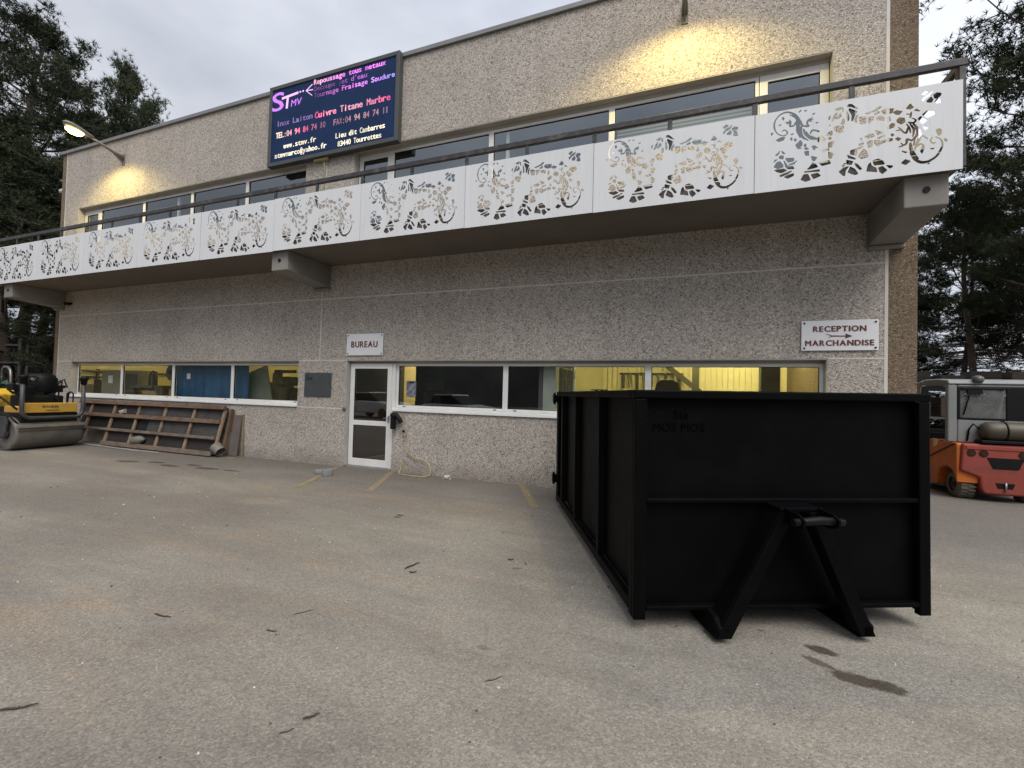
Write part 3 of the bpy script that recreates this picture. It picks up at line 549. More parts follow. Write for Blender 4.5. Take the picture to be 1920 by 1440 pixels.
led('Tournage Fraisage Soudure', -7.48, -5.42, 7.825, .112, DIM, MAG, BLU)
led('Inox Laiton', -8.53, -7.50, 7.395, .13, (.28, .18, .42), (.24, .15, .38))
led('Cuivre Titane Marbre', -7.44, -5.51, 7.375, .145, RED, PNK, RED, .026)
led('TEL:04 94 84 74 10', -8.54, -7.14, 7.135, .135, CRM, RED, DP, .018)
led('FAX:04 94 84 74 11', -6.93, -5.55, 7.125, .135, DP, (.55, .3, .32), DP)
led('www.stmv.fr', -8.31, -7.38, 6.872, .122, CRM, CRM, CRM, .022)
led('Lieu dit Cambarres', -6.86, -5.62, 6.835, .118, CRM, CRM, CRM, .014)
led('83440 Tourrettes', -6.80, -5.70, 6.655, .115, CRM, CRM, CRM, .018)
led('stmvmarco@yahoo.fr', -8.56, -7.09, 6.69, .122, CRM, CRM, CRM, .02)
def lone(ch, x0, x1, z, cap, c, off, sl):
    a, zz = S(x0, z); b, _ = S(x1, z)
    o = word('logo_lettering', ch, a, b, zz, cap, M_LED, sg, YS, off, None, [c]*len(ch), sl)
lone('S', -8.70, -8.36, 7.765, .43, (.62, .24, .92), .012, .05)
lone('MV', -8.13, -7.84, 7.775, .155, (.62, .22, .95), .0, .1)
lg = MB()
def Lp(x, z): a, b = S(x, z); return (a, YS-.004, b)
lg.bar(Lp(-8.40, 8.01), Lp(-7.93, 8.045), .006, .05, (0, 0, 1)); lg.bar(Lp(-8.25, 7.76), Lp(-8.23, 8.0), .006, .055, (1, 0, 0))
for x in (-7.87, -7.79): lg.cyl(Lp(x, 8.045), (S(x, 0)[0], YS-.012, S(0, 8.045)[1]), .02, 10)
for a, b in (((-7.71, 8.035), (-7.54, 8.14)), ((-7.71, 8.035), (-7.52, 8.02)), ((-7.71, 8.035), (-7.54, 7.90))): lg.bar(Lp(*a), Lp(*b), .006, .016, (0, 0, 1))
lgo = lg.build('logo_stroke', emit('logo_pink', (.95, .55, 1.0), 1.0), sg)

M_SIGNW = pm('white_sign_plate', (.74, .75, .77), .4, .04, 2)
M_RUSTR = pm('rust_red_lettering', (.14, .032, .018), .6, .4, 14)
def plate(name, lab, x0, x1, z0, z1, mat=M_SIGNW, t=.012, gap=.018, screws=True):
    s = thing(name, lab, 'sign')
    MB().box((x0, -gap-t, z0), (x1, -gap, z1)).build('plate', mat, s, .003)
    if screws:
        for x in (x0+.035, x1-.035):
            for z in (z0+.035, z1-.035): MB().cyl((x, -gap-t-.008, z), (x, -.001, z), .013, 10).build('screw', M_DARK, s)
    return s
s = plate('office_sign', 'small white plate lettered BUREAU above the entrance door', -6.575, -5.665, 2.32, 2.765)
o = word('lettering', 'BUREAU', -6.45, -5.80, 2.487, .13, M_RUSTR, s, -.031, .035)
sh = MB()   # stencil bridges
s = plate('goods_sign', 'white plate lettered RECEPTION MARCHANDISE with an arrow at the right corner', 1.58, 2.49, 2.335, 2.762)
word('lettering', 'RECEPTION', 1.725, 2.345, 2.605, .08, M_RUSTR, s, -.031, .04)
word('lettering', 'MARCHANDISE', 1.63, 2.435, 2.405, .08, M_RUSTR, s, -.031, .04)
ar = MB(); ar.prism([(1.87, 2.575), (1.95, 2.548), (2.11, 2.543), (2.11, 2.572), (2.19, 2.535), (2.11, 2.502), (2.11, 2.529), (1.95, 2.531), (1.90, 2.512), (1.94, 2.538)], -.034, -.031); ar.build('arrow', M_RUSTR, s)
s = plate('company_plaque', 'dark slate grey plaque on the wall between the windows and the door', -7.69, -6.965, 1.445, 1.955, pm('slate_plaque', (.055, .062, .065), .45, .12, 6), .015, .012, False)
mk = pm('dull_black_lettering', (.018, .018, .02), .5)
word('lettering', 'S', -7.655, -7.58, 1.80, .115, mk, s, -.028, .01, None, None, .1); word('lettering', 'TMV', -7.57, -7.46, 1.80, .055, mk, s, -.028)
s = thing('notice_plate', 'plain white notice plate low on the right wall behind the black container', 'sign'); MB().box((2.03, -.02, .95), (2.25, -.004, 1.66)).build('plate', M_SIGNW, s, .003)

# ------------------------------------------------------------------ wall lamps
M_LAMPG = emit('sodium_glass', (1.0, .66, .2), 22)
M_LAMPB = pm('grey_lamp_housing', (.15, .145, .135), .45, .12, 5)
def wall_lamp(x, lab):
    t = thing('wall_lamp', lab, 'lamp', (x, 0, 7.6), group='lamps bracketed to the upper wall')
    MB().box((-.05, -.02, 0), (.05, -.001, .31)).build('wall_plate', M_LAMPB, t, .004)
    m = MB(); m.tube([(0, -.02, .17), (0, -.35, .28), (0, -.72, .37)], [.05, .035, .03], 12); m.prism([(-.02, .03), (-.02, .26), (-.32, .29), (-.32, .255)], -.008, .008, axis='x'); m.build('arm', M_LAMPB, t)
    h = MB(); h.lathe([(.0, 0), (.045, .01), (.065, .12), (.10, .3), (.11, .48), (.08, .6), (.0, .65)], Matrix.Translation((0, -.68, .385)) @ Matrix.Rotation(R(82), 4, 'X') @ Matrix.Scale(1.0, 4, (1, 0, 0)) @ Matrix.Scale(.75, 4, (0, 1, 0)), 20)
    hs = h.build('housing', M_LAMPB, t)
    b = MB(); b.lathe([(.0, -.10), (.06, -.085), (.09, -.04), (.10, .0)], Matrix.Translation((0, -1.08, .36)) @ Matrix.Scale(1.9, 4, (0, 1, 0)), 20); b.build('lamp_glass', M_LAMPG, t)
    l = bpy.data.lights.new('lamp_light', 'SPOT'); l.energy = 200; l.color = (1.0, .79, .29); l.spot_size = R(148); l.spot_blend = .5; l.shadow_soft_size = .06
    o = bpy.data.objects.new('lamp_light', l); col.objects.link(o); o.parent = t; o.location = (0, -1.1, .22); o.rotation_euler = (R(8), 0, 0)
    return t
wall_lamp(-14.45, 'lit street style lamp on an arm at the left end of the upper wall')
wall_lamp(-.07, 'street style lamp arm above the upper windows on the right, its head out of frame')

# ------------------------------------------------------------------ black hook lift container
M_BLK = pm('satin_black_paint', (.0022, .0024, .0028), .5, .2, 2.5, bump=.12, bscale=9, dirt=(.005, .005, .0048), dirt_amt=.4, dscale=2.5, spec=.05, rvar=.08)
M_BLK2 = pm('black_floor_paint', (.006, .0055, .005), .7, .3, 3, spec=.1)
ct = thing('hook_lift_container', 'open top black steel hook lift container with an A frame on its front', 'container', (-.29, -4.31, 0), (0, R(-.72), R(24.0)))
W, L, ZB, ZT2, PF = 2.155, 3.49, .075, 1.655, .065     # width, length, frame bottom, rim top, frame depth
def bx(name, a, b, mat=M_BLK, par=ct, bev=.006):
    return MB().box(a, b).build(name, mat, par, bev)
bx('front_wall', (PF-.02, PF, .16), (W-PF+.02, PF+.012, ZT2-.02)); bx('rear_door', (.02, L-.09, .16), (W-.02, L-.03, ZT2-.04))
bx('side_wall', (PF, .05, .16), (PF+.012, L-.1, ZT2-.02)); bx('side_wall', (W-PF-.012, .05, .16), (W-PF, L-.1, ZT2-.02))
bx('floor', (PF+.012, PF+.012, .16), (W-PF-.012, L-.1, .175), M_BLK2)
# corner posts: folded channels
for x0, x1 in ((.0, .085), (W-.085, W)):
    m = MB(); m.box((x0, 0, ZB), (x1, .05, ZT2-.062)); m.build('corner_post', M_BLK, ct, .008)
    m = MB(); m.box((x0 if x0 == 0 else W-.03, .0505, ZB), (.03 if x0 == 0 else x1, .12, ZT2-.062)); m.build('corner_gusset', M_BLK, ct, .004)
    m = MB(); m.box((x0, L-.14, ZB-.0), (x1, L, ZT2-.062)); m.build('corner_post', M_BLK, ct, .008)
# top rim: square tube all round
bx('top_rim', (-.006, -.006, ZT2-.06), (W+.006, .075, ZT2), bev=.01); bx('top_rim', (-.004, L-.075, ZT2-.06), (W+.004, L, ZT2), bev=.01)
bx('top_rim', (-.005, .0755, ZT2-.0605), (.075, L-.0755, ZT2-.0005), bev=.01); bx('top_rim', (W-.075, .0755, ZT2-.0605), (W+.005, L-.0755, ZT2-.0005), bev=.01)
bx('middle_rail', (.086, .005, .872), (W-.086, PF-.002, .905), bev=.008); bx('bottom_rail', (.086, .0, .135), (W-.086, PF-.002, .168), bev=.008)
bx('bottom_rail', (.0, .121, ZB+.02), (.05, L-.141, .175)); bx('bottom_rail', (W-.05, .121, ZB+.02), (W, L-.141, .175))
wb = MB()      # ragged weld line where the front post meets the wall
for k in range(44):
    z = .2+k*.032; wb.box((.083, .012+.006*random.random(), z), (.092+.008*random.random(), .055, z+.024+.008*random.random()))
wb.build('weld_seam', M_BLK, ct, .003)
for v in (1.0, 2.1, 3.0):
    for side in (0, 1):
        u0, u1 = (0, PF-.002) if side == 0 else (W-PF+.002, W)
        MB().prism([(u0, v), (u1, v-.012), (u1, v+.105), (u0, v+.09)] if side == 0 else [(u0, v-.012), (u1, v), (u1, v+.09), (u0, v+.105)], .176, ZT2-.062, axis='z').build('rib', M_BLK, ct, .005)
# A frame in front: head plate, hook bar between two cheeks, splayed legs
af = MB()
af.prism([(.93, .855), (1.225, .855), (1.225, .882), (.93, .882)], -.165, -.002)
o = af.build('hook_head', M_BLK, ct, .006)
def leg(xt, xb, s):
    m = MB()
    pt = [(xt-.045, .853), (xt+.045, .853), (xb+.05, .03), (xb-.05, .03)]
    m.prism(pt, -.172, -.158); m.prism([(xt-.045*s-.007, .853), (xt-.045*s+.007, .853), (xb-.05*s+.007, .03), (xb-.05*s-.007, .03)], -.158, -.002)
    m.prism([(xt+.045*s-.007, .853), (xt+.045*s+.007, .853), (xb+.05*s+.007, .05), (xb+.05*s-.007, .05)], -.158, -.07)
    return m.build('frame_leg', M_BLK, ct, .003)
leg(.985, .545, 1); leg(1.17, 1.535, -1)
ch = MB()
for x in (.955, 1.185): ch.prism([(-.10, .853), (-.10, .78), (-.27, .775), (-.345, .80), (-.35, .85), (-.30, .872), (-.166, .881), (-.1, .881)], x, x+.016, axis='x')
ch.build('hook_cheek', M_BLK, ct, .004)
MB().tube([(.92, -.305, .825), (1.0, -.305, .83), (1.1, -.305, .838), (1.25, -.305, .825)], [.024, .026, .027, .024], 14).build('hook_bar', pm('worn_bar_paint', (.007, .007, .008), .4, .3, 9, rvar=.05, spec=.15), ct)
for x in (.51, 1.50):
    m = MB(); m.prism([(-.172, .10), (-.172, .035), (-.12, .004), (.05, .004), (3.3, .004), (3.3, .155), (0, .155), (-.1, .14)], x, x+.07, axis='x'); m.build('skid_rail', M_BLK, ct, .004)
for x in (.32, 1.76):
    m = MB(); m.cyl((x-.08, 3.12, .075), (x+.08, 3.12, .075), .072, 20); o = m.build('roller', M_BLK2, ct)
    br = MB(); br.box((x-.095, 3.06, .075), (x-.083, 3.18, .16)); br.box((x+.083, 3.06, .075), (x+.095, 3.18, .16)); br.build('roller_bracket', M_BLK, ct)
for z in (.34, 1.50):
    m = MB(); m.box((-.055, L-.05, z), (-.001, L+.05, z+.11)); m.cyl((-.035, L+.0, z-.03), (-.035, L+.0, z+.14), .018, 10); m.build('door_hinge', M_BLK, ct, .004)
m = MB(); m.cyl((.58, L-.03, ZT2), (.58, L-.03, ZT2+.035), .02, 10); m.cyl((.66, L-.03, ZT2), (.66, L-.03, ZT2+.035), .02, 10); m.box((.5, L-.045, ZT2+.03), (.74, L-.015, ZT2+.042)); m.build('door_latch', M_BLK, ct)
M_CTX = pm('flat_black_lettering', (.0013, .0013, .0014), .7, .1, 5, spec=0.03)
word('lettering', 'Ste', .30, .405, 1.455, .062, M_CTX, ct, PF-.0005, .006, depth=.003); word('lettering', 'MOS MOS', .15, .525, 1.365, .06, M_CTX, ct, PF-.0005, .006, depth=.003)

# ------------------------------------------------------------------ road roller
M_RY = pm('roller_yellow', (.70, .44, .03), .45, .12, 4, dirt=(.16, .11, .06), dirt_amt=.75, dscale=4)
M_RG = pm('roller_grey_tube', (.036, .037, .042), .5, .15, 6, dirt=(.16, .14, .12), dirt_amt=.3)
M_DRUM = pm('drum_steel', (.15, .14, .128), .6, .18, 3, metal=.25, bump=.2, bscale=20, dirt=(.10, .085, .07), dirt_amt=.6, dscale=4)
M_BLKR = pm('black_rubber', (.011, .011, .011), .65, .3, 6, spec=.2)
rr = thing('road_roller', 'small yellow ride on road roller with a bare steel front drum', 'roller', (-14.62, -1.36, 0), (0, 0, R(7)))
m = MB(); m.lathe([(.33, -.66), (.37, -.655), (.385, -.63), (.388, -.6), (.388, .6), (.385, .63), (.37, .655), (.33, .66)], Matrix.Translation((0, 0, .388)) @ Matrix.Rotation(R(90), 4, 'X'), 48); dm = m.build('drum', M_DRUM, rr)
for s in (-1, 1):
    e = MB(); e.cyl((0, s*.60, .388), (0, s*.625, .388), .34, 40); e.build('drum_side', M_DRUM, dm)
    e = MB(); e.cyl((0, s*.625, .388), (0, s*.70, .388), .11, 24); e.cyl((0, s*.70, .388), (0, s*.72, .388), .06, 16); e.build('hub', M_RG, dm)
    yk = MB(); yk.prism([(-.10, .33), (.10, .33), (.16, .62), (.16, .80), (-.2, .80), (-.16, .62)], s*.705-.02, s*.705+.02); yk.build('drum_yoke', M_RG, rr, .01)
m = MB(); m.box((.36, -.66, .53), (.46, .66, .60)); m.box((.40, -.66, .46), (.41, .66, .53)); m.build('scraper_bar', pm('muddy_steel', (.17, .15, .13), .7, .2, 5), rr, .006)
m = MB(); m.box((-.35, -.56, .60), (.30, .56, .86)); m.build('front_chassis', M_BLKR, rr, .02)
m = MB(); m.box((.30, -.52, .865), (.345, .52, 1.105)); m.box((-.3, -.54, .865), (.2995, .54, 1.02)); fp = m.build('front_panel', pm('faded_roller_yellow', (.50, .29, .05), .5, .12, 4, dirt=(.2, .13, .07), dirt_amt=.4), rr, .02)
ra = Matrix.Rotation(R(90), 4, 'Z')
word('lettering', 'WACKER', -.20, .13, .985, .055, M_BLKR, rr, -.346, .02, depth=.003, M=ra); word('lettering', 'NEUSON', -.12, .14, .91, .035, M_BLKR, rr, -.346, .0, depth=.003, M=ra)
m = MB(); pts = [(.40, -.60, 1.60), (.40, -.60, .98), (.405, -.585, .86), (.41, -.53, .785), (.41, -.45, .755), (.41, .45, .755), (.41, .53, .785), (.405, .585, .86), (.40, .60, .98), (.40, .60, 1.58)]
m.tube(pts, .042, 14); gd = m.build('guard_tube', M_RG, rr)
for y in (.60, -.60):
    h = MB(); h.lathe([(.0, -.02), (.055, -.02), (.075, .10), (.095, .12), (.095, .165), (.0, .17)], Matrix.Translation((.40, y, 1.58)), 18); h.build('work_light', M_DARK, rr)
# operator place: black hood, seat and wheel
h = MB()
h.lathe([(.0, 0), (.24, .02), (.285, .10), (.30, .26), (.285, .42), (.22, .52), (.0, .55)], Matrix.Translation((-.25, .12, 1.27)) @ Matrix.Scale(.9, 4, (1, 0, 0)), 26); h.build('seat', M_DARK, rr)
h = MB(); h.box((-.4, -.40, 1.02), (.15, .35, 1.28)); h.box((-.2, -.45, 1.28), (.05, -.15, 1.5)); h.build('console', M_DARK, rr, .04)
h = MB(); rq = random.Random(4)
for i in range(16):
    x, y, z = rq.uniform(-.35, .2), rq.uniform(-.52, .40), rq.uniform(1.1, 1.62); a = rq.uniform(.04, .11)
    if i % 2: h.box((x-a, y-a*.8, z-a*.7), (x+a, y+a*.8, z+a*.7))
    else: h.tube([(x, y, z), (x+rq.uniform(-.1, .1), y+rq.uniform(-.2, .2), z+.08), (x+.1, y+rq.uniform(-.3, .3), z-.12)], .018, 7)
h.build('engine_parts', M_DARK, rr, .01)
h = MB()
for y, z in ((-.42, 1.66), (-.22, 1.66)): h.cyl((.02, y, z), (.05, y, z), .035, 12)
h.build('gauge', M_STEEL, rr)
h = MB(); h.tube([(-.05, -.3, 1.5), (.0, -.3, 1.66)], .02, 8); h.tube([(.19*math.cos(a)-.02, -.3+.19*math.sin(a), 1.67+.05*math.cos(a)) for a in [2*math.pi*k/20 for k in range(21)]], .014, 8, cap=False); h.build('steering_wheel', M_DARK, rr)
h = MB()
for y, z0, z1 in ((.28, 1.1, 1.45), (.48, 1.08, 1.32)): h.tube([(.05, y, z0), (.08, y, z1), (.12, y+.02, z1+.06)], .016, 8)
h.box((.08, .25, 1.46), (.16, .36, 1.53)); h.tube([(.16, .40, 1.1), (.16, .40, 1.33), (.16, .44, 1.36), (.16, .5, 1.36), (.16, .53, 1.32), (.16, .53, 1.1)], .016, 8); h.build('control_lever', M_DARK, rr)
h = MB(); h.tube([(.2, -.52, 1.1), (.2, -.54, 1.45), (.1, -.5, 1.68)], .02, 8); h.tube([(.3, -.62, .95), (.2, -.72, 1.1), (-.2, -.74, 1.3), (-.5, -.7, 1.1)], .022, 8); h.tube([(.3, -.58, .6), (.25, -.72, .8), (-.1, -.76, .9)], .018, 8); h.build('hydraulic_hose', M_DARK, rr)
h = MB(); h.prism([(-2.35, .62), (-.95, .62), (-.78, .85), (-.72, 1.28), (-.85, 1.42), (-2.2, 1.40), (-2.4, 1.2)], -.58, .58); h.build('engine_hood', M_RY, rr, .05, 3)
h = MB(); h.prism([(-.95, .55), (-.3, .62), (-.3, 1.0), (-.72, 1.0), (-.8, .8)], -.45, .45); h.build('articulation_block', M_BLKR, rr, .02)
h = MB(); h.cyl((-1.75, -.62, .388), (-1.75, .62, .388), .388, 40); h.build('drum', M_DRUM, rr)

# ------------------------------------------------------------------ timber formwork panel leaning on the wall
def wood(name, c, k=.3):
    g = NT(name); v = g.co(); mpv = g.n('ShaderNodeMapping', {'Vector': v, 'Scale': (1.6, 9, 9)}).outputs[0]
    n1 = g.noise(mpv, 3, 7, .65, 1.0); a = tuple(x*(1-k) for x in c); b = tuple(x*(1+k) for x in c)
    c1 = g.ramp(n1, [(.28, a), (.72, b)])
    d = g.ramp(g.noise(v, 2.2, 7, .65), [(.45, (1, 1, 1)), (.65, (.5, .46, .44))]); c1 = g.mix(.8, c1, d, 'MULTIPLY')
    return g.bsdf(Base_Color=c1, Roughness=.8, Normal=g.bump(n1, .4, .004))
M_WD = wood('weathered_timber', (.15, .095, .062), .45); M_WDG = wood('grey_timber', (.15, .115, .088), .4); M_WD2 = wood('pale_batten', (.25, .175, .115)); M_PLY = wood('darkened_plywood', (.024, .018, .015), .4); M_PLY2 = wood('grey_plywood', (.05, .045, .044), .35); M_PLY3 = wood('gap_shade_plywood', (.006, .005, .0045), .3)  # plywood darkened; shade behind the open slats is put into its colour
wp = thing('timber_panel', 'weathered brown timber formwork panel leaning against the wall under the window', 'timber panel')
def ly(z): return -.36+.30*(z/1.13)           # the lean
def rail(z, h, x0, x1, t=.06, mat=M_WD, off=0, tilt=0, nm='rail'):
    m = MB(); m.bar((x0, ly(z)-.075+off, z), (x1, ly(z+tilt)-.075+off, z+tilt), t, h, (0, .28, 1)); return m.build(nm, mat, wp, .006)
for x0, x1, z0, z1, off, mt in ((-15.5, -13.1, .79, 1.1, .0, M_PLY), (-13.09, -9.93, .79, 1.1, .005, M_PLY2), (-15.5, -12.6, .43, .785, .03, M_PLY3), (-12.59, -9.95, .43, .785, .01, M_PLY2), (-14.05, -12.0, .05, .425, .0, M_PLY), (-11.99, -9.97, .05, .425, .015, M_PLY)):
    pl = MB(); vs = [(x, ly(z)+off+t, z) for t in (0, .02) for x, z in ((x0, z0), (x1, z0), (x1, z1), (x0, z1))]
    pl.add(vs, [(0, 1, 2, 3), (7, 6, 5, 4), (0, 4, 5, 1), (1, 5, 6, 2), (2, 6, 7, 3), (3, 7, 4, 0)]); pl.build('gap_shade_sheet', mt, wp)
rail(1.10, .10, -15.6, -9.93, .07, tilt=.01); rail(.775, .095, -15.3, -9.98, .05, tilt=.01); rail(.42, .07, -15.4, -10.0, .05, M_WDG, tilt=-.005); rail(.075, .11, -14.06, -9.97, .05, M_WDG, tilt=-.005)
for i, (xt, xb) in enumerate([(-15.08, -15.08), (-14.07, -14.05), (-13.06, -13.05), (-12.03, -12.02), (-10.98, -10.99), (-9.97, -9.95)]):
    m = MB(); m.bar((xb, ly(.08)-.025, .06), (xt, ly(1.06)-.025, 1.06), .075, .045, (0, -1, .2)); m.build('batten', M_WD2, wp, .005)
m = MB(); m.bar((-9.86, -.22, .0), (-9.82, -.03, 1.08), .045, .10, (0, -1, .2)); m.build('end_post', M_WD, wp, .008)
t = thing('board', 'stained grey board standing behind the right end of the timber panel', 'board'); m = MB(); m.bar((-9.66, -.12, .02), (-9.66, -.015, .95), .26, .02, (0, -1, .1)); m.build('sheet', pm('grey_board', (.13, .105, .095), .8, .2, 3), t)
t = tag(MB().bar((-9.47, -.035, .0), (-9.49, -.012, .98), .035, .03, (0, 1, 0)).build('slat', pm('olive_slat', (.23, .19, .11), .7, .2, 5)), 'thin olive wooden slat standing upright against the wall', 'slat')
M_WHT = pm('dull_white_plastic', (.32, .30, .275), .5, .1, 6)
for i, (p, q, lab) in enumerate([((-14.9, -.50, .02), (-12.05, -.66, .02), 'long pale metal strip lying in front of the timber panel'), ((-13.0, -.60, .018), (-11.42, -.62, .018), 'shorter pale metal strip lying at the foot of the timber panel')]):
    tag(MB().bar(p, q, .06, .02).build('metal_strip', M_WHT), lab, 'metal strip', 'metal strips on the ground')
# odds and ends lying inside the panel
def tubes(name, pts, r, lab, cat, mat, n=14, cap=True):
    return tag(MB().tube(pts, r, n, cap).build(name, mat), lab, cat)
tubes('plastic_elbow', [(-13.70, -.22, .84), (-13.66, -.16, .88), (-13.60, -.15, .90)], [.07, .06, .06], 'pale plastic pipe elbow stuck in the top row of the timber panel', 'pipe', M_WHT, 18)
m = MB(); m.lathe([(.0, 0), (.07, .01), (.105, .08), (.11, .3), (.07, .4), (.045, .42), (.04, .47), (.0, .475)], Matrix.Translation((-12.9, -.36, .18)) @ Matrix.Rotation(R(82), 4, 'Y'), 18); tag(m.build('canister', pm('dirty_canister', (.15, .14, .125), .6, .2, 5)), 'dirty white canister lying on the bottom rail of the timber panel', 'canister')
m = MB(); m.lathe([(.11, 0), (.13, .18), (.135, .2), (.115, .2)], Matrix.Translation((-9.78, -.32, .12)) @ Matrix.Rotation(R(-60), 4, 'Y'), 20); tag(m.build('bucket', pm('dirty_bucket', (.18, .165, .145), .6, .2, 5)), 'dirty white bucket tipped over at the right foot of the timber panel', 'bucket')

# ------------------------------------------------------------------ forklift
M_FO = pm('forklift_orange', (.58, .145, .02), .5, .12, 3, dirt=(.20, .10, .05), dirt_amt=.5, dscale=4)
M_FR = pm('faded_forklift_red', (.26, .044, .028), .6, .14, 3, dirt=(.10, .05, .04), dirt_amt=.6, dscale=5, bump=.1, bscale=14)
M_FG = pm('forklift_grey', (.21, .22, .222), .5, .1, 3, dirt=(.20, .19, .165), dirt_amt=.45, dscale=3)
M_TYRE = pm('muddy_tyre', (.13, .112, .085), .85, .2, 7, bump=.3, bscale=20)
fk = thing('forklift', 'orange forklift with a grey cab and faded red counterweight, seen from behind', 'forklift', (4.42, 2.40, 0))
m = MB(); m.prism([(.03, .50), (.06, .965), (1.15, .965), (1.18, .50), (.95, .40), (.92, .22), (.86, .13), (.34, .13), (.30, .22), (.28, .40)], 0.0, .45); cw = m.build('counterweight', M_FR, fk, .035, 3)
m = MB(); m.box((.10, -.012, .875), (1.11, .0, .935)); m.build('counterweight_ledge', M_FR, fk, .005)
m = MB(); m.prism([(.37, .745), (.85, .745), (.77, .56), (.45, .56)], -.004, .05); m.build('grille', M_DARK, fk)
gl = MB()
for z in (.59, .625, .66, .695): gl.box((.44, -.009, z), (.80, -.004, z+.01))
gl.build('grille_slat', M_BLKR, fk)
for x in (.17, .33, .83, .99):
    m = MB(); m.cyl((x, -.006, .81), (x, .02, .81), .062, 22); lt = m.build('tail_light', pm('dark_tail_light', (.025, .006, .005), .25), fk); MB().cyl((x, -.012, .81), (x, -.0065, .81), .035, 16).build('light_lens', pm('red_lens', (.05, .008, .006), .2), lt)
m = MB(); m.prism([(.48, .33), (.73, .33), (.70, .24), (.51, .24)], -.004, .03); m.build('tow_recess', M_DARK, fk); MB().cyl((.605, -.02, .20), (.605, -.02, .34), .014, 10).build('tow_pin', M_STEEL, fk)
# orange side bodies with a wheel arch
arch = [(.36+.33*math.cos(a)+.02, .20+.33*math.sin(a)) for a in [math.pi*k/12 for k in range(12, -1, -1)]]
side = [(.0+.05, .50)]+[(y, z) for y, z in arch if z > .16 and y > .05]+[(.72, .15), (1.7, .15), (1.9, .3), (1.9, .62), (1.2, .70), (.5, .965), (.06, .96)]
for x0, x1 in ((.0, .30), (.90, 1.2)):
    m = MB(); m.prism(side, x0, x1, axis='x'); m.build('side_body', M_FO, fk, .02)
m = MB(); m.box((.25, .4, .16), (.95, 1.9, .62)); m.build('chassis', M_DARK, fk)
sm = MB()
for a, b in (((.10, .95), (.52, .80)), ((.52, .80), (1.3, .50))): sm.bar((-.004, a[0], a[1]), (-.004, b[0], b[1]), .008, .022, (0, 0, 1))
sm.build('body_seam', M_DARK, fk)
m = MB(); m.prism([(.62, .985), (1.2, .955), (1.22, .712), (.62, .91)], .02, .28, axis='x'); m.build('step_cover', pm('deep_orange', (.56, .15, .02), .5), fk, .01)
m = MB(); m.box((.012, .68, .93), (.019, .88, .982)); m.add([], []); m.box((.010, .70, .78), (.019, .86, .93)); m.build('warning_sticker', pm('cream_sticker', (.78, .62, .30), .5), fk)
for x in (.06, .92):
    m = MB()
    M4 = Matrix.Translation((x, .32, .225)) @ Matrix.Rotation(R(90), 4, 'Y')
    m.lathe([(.12, 0), (.19, .0), (.215, .02), (.225, .06), (.225, .16), (.215, .20), (.19, .22), (.12, .22)], M4, 32)
    for k in range(22):
        a = 2*math.pi*k/22
        for s, o_ in ((.02, 0), (.12, math.pi/22)):
            m.box((-.02, -.014, .219), (.075, .014, .238), Matrix.Translation((x+s+.02, .32, .225)) @ Matrix.Rotation(a+o_, 4, 'X'))
    wh = m.build('wheel', M_TYRE, fk); rm = MB(); rm.cyl((x+.03, .32, .225), (x+.19, .32, .225), .118, 24); rm.build('rim', pm('rusty_rim', (.10, .065, .04), .7), wh); MB().cyl((x+.012, .32, .225), (x+.03, .32, .225), .05, 16).build('hub', M_DARK, wh)
for x in (-.02, .95):
    m = MB(); m.lathe([(.15, 0), (.29, .0), (.32, .03), (.32, .22), (.29, .25), (.15, .25)], Matrix.Translation((x, 1.75, .32)) @ Matrix.Rotation(R(90), 4, 'Y'), 32); wh = m.build('wheel', M_TYRE, fk)
    rm = MB(); rm.cyl((x+.03, 1.75, .32), (x+.22, 1.75, .32), .148, 24); rm.build('rim', M_FO, wh)
# cab: rear frame with window, roof, guard legs
m = MB(); m.box((-.06, .20, .965), (.075, .30, 1.98)); m.box((1.125, .20, .965), (1.26, .30, 1.98)); m.box((.075, .205, .965), (1.125, .285, 1.37)); m.box((.075, .205, 1.93), (1.125, .285, 1.98)); cb = m.build('cab_rear', M_FG, fk, .025, 3)
m = MB(); m.box((.075, .195, 1.372), (.115, .22, 1.928)); m.box((.72, .195, 1.372), (.765, .22, 1.928)); m.box((.115, .195, 1.372), (.72, .22, 1.405)); m.box((.115, .195, 1.89), (.72, .22, 1.928)); wf = m.build('rear_window', M_DARK, fk, .01)
m = MB(); m.add([(.10, .212, 1.395), (.74, .212, 1.395), (.74, .212, 1.905), (.10, .212, 1.905)], [(0, 1, 2, 3)])
def dirty_glass():
    g = NT('dusty_cab_glass'); f = g.ramp(g.noise(g.co(), 4.5, 6, .65, .6), [(.3, (.35,)*3), (.7, (.75,)*3)])
    t = g.n('ShaderNodeBsdfTransparent', {'Color': (.6, .62, .62, 1)}); d = g.n('ShaderNodeBsdfDiffuse', {'Color': (.20, .205, .205, 1)}); mxs = g.n('ShaderNodeMixShader', {0: f, 1: t.outputs[0], 2: d.outputs[0]})
    gg = g.n('ShaderNodeBsdfGlossy', {'Roughness': .1}); m2 = g.n('ShaderNodeMixShader', {0: .1, 1: mxs.outputs[0], 2: gg.outputs[0]}); g.t.links.new(m2.outputs[0], g.out.inputs['Surface']); return g.m
m.build('pane', dirty_glass(), wf)
m = MB(); m.box((.765, .205, 1.372), (1.125, .22, 1.928)); m.build('rear_vent', M_DARK, fk)
m = MB(); m.tube([(.20, .19, 1.905), (.24, .185, 1.84), (.15, .185, 1.45)], .011, 8); m.box((.20, .165, 1.82), (.40, .2, 1.89)); m.build('wiper', M_DARK, fk)
for x in (.16, .66): MB().cyl((x, .185, 1.90), (x, .20, 1.90), .022, 12).build('window_clip', M_DARK, fk)
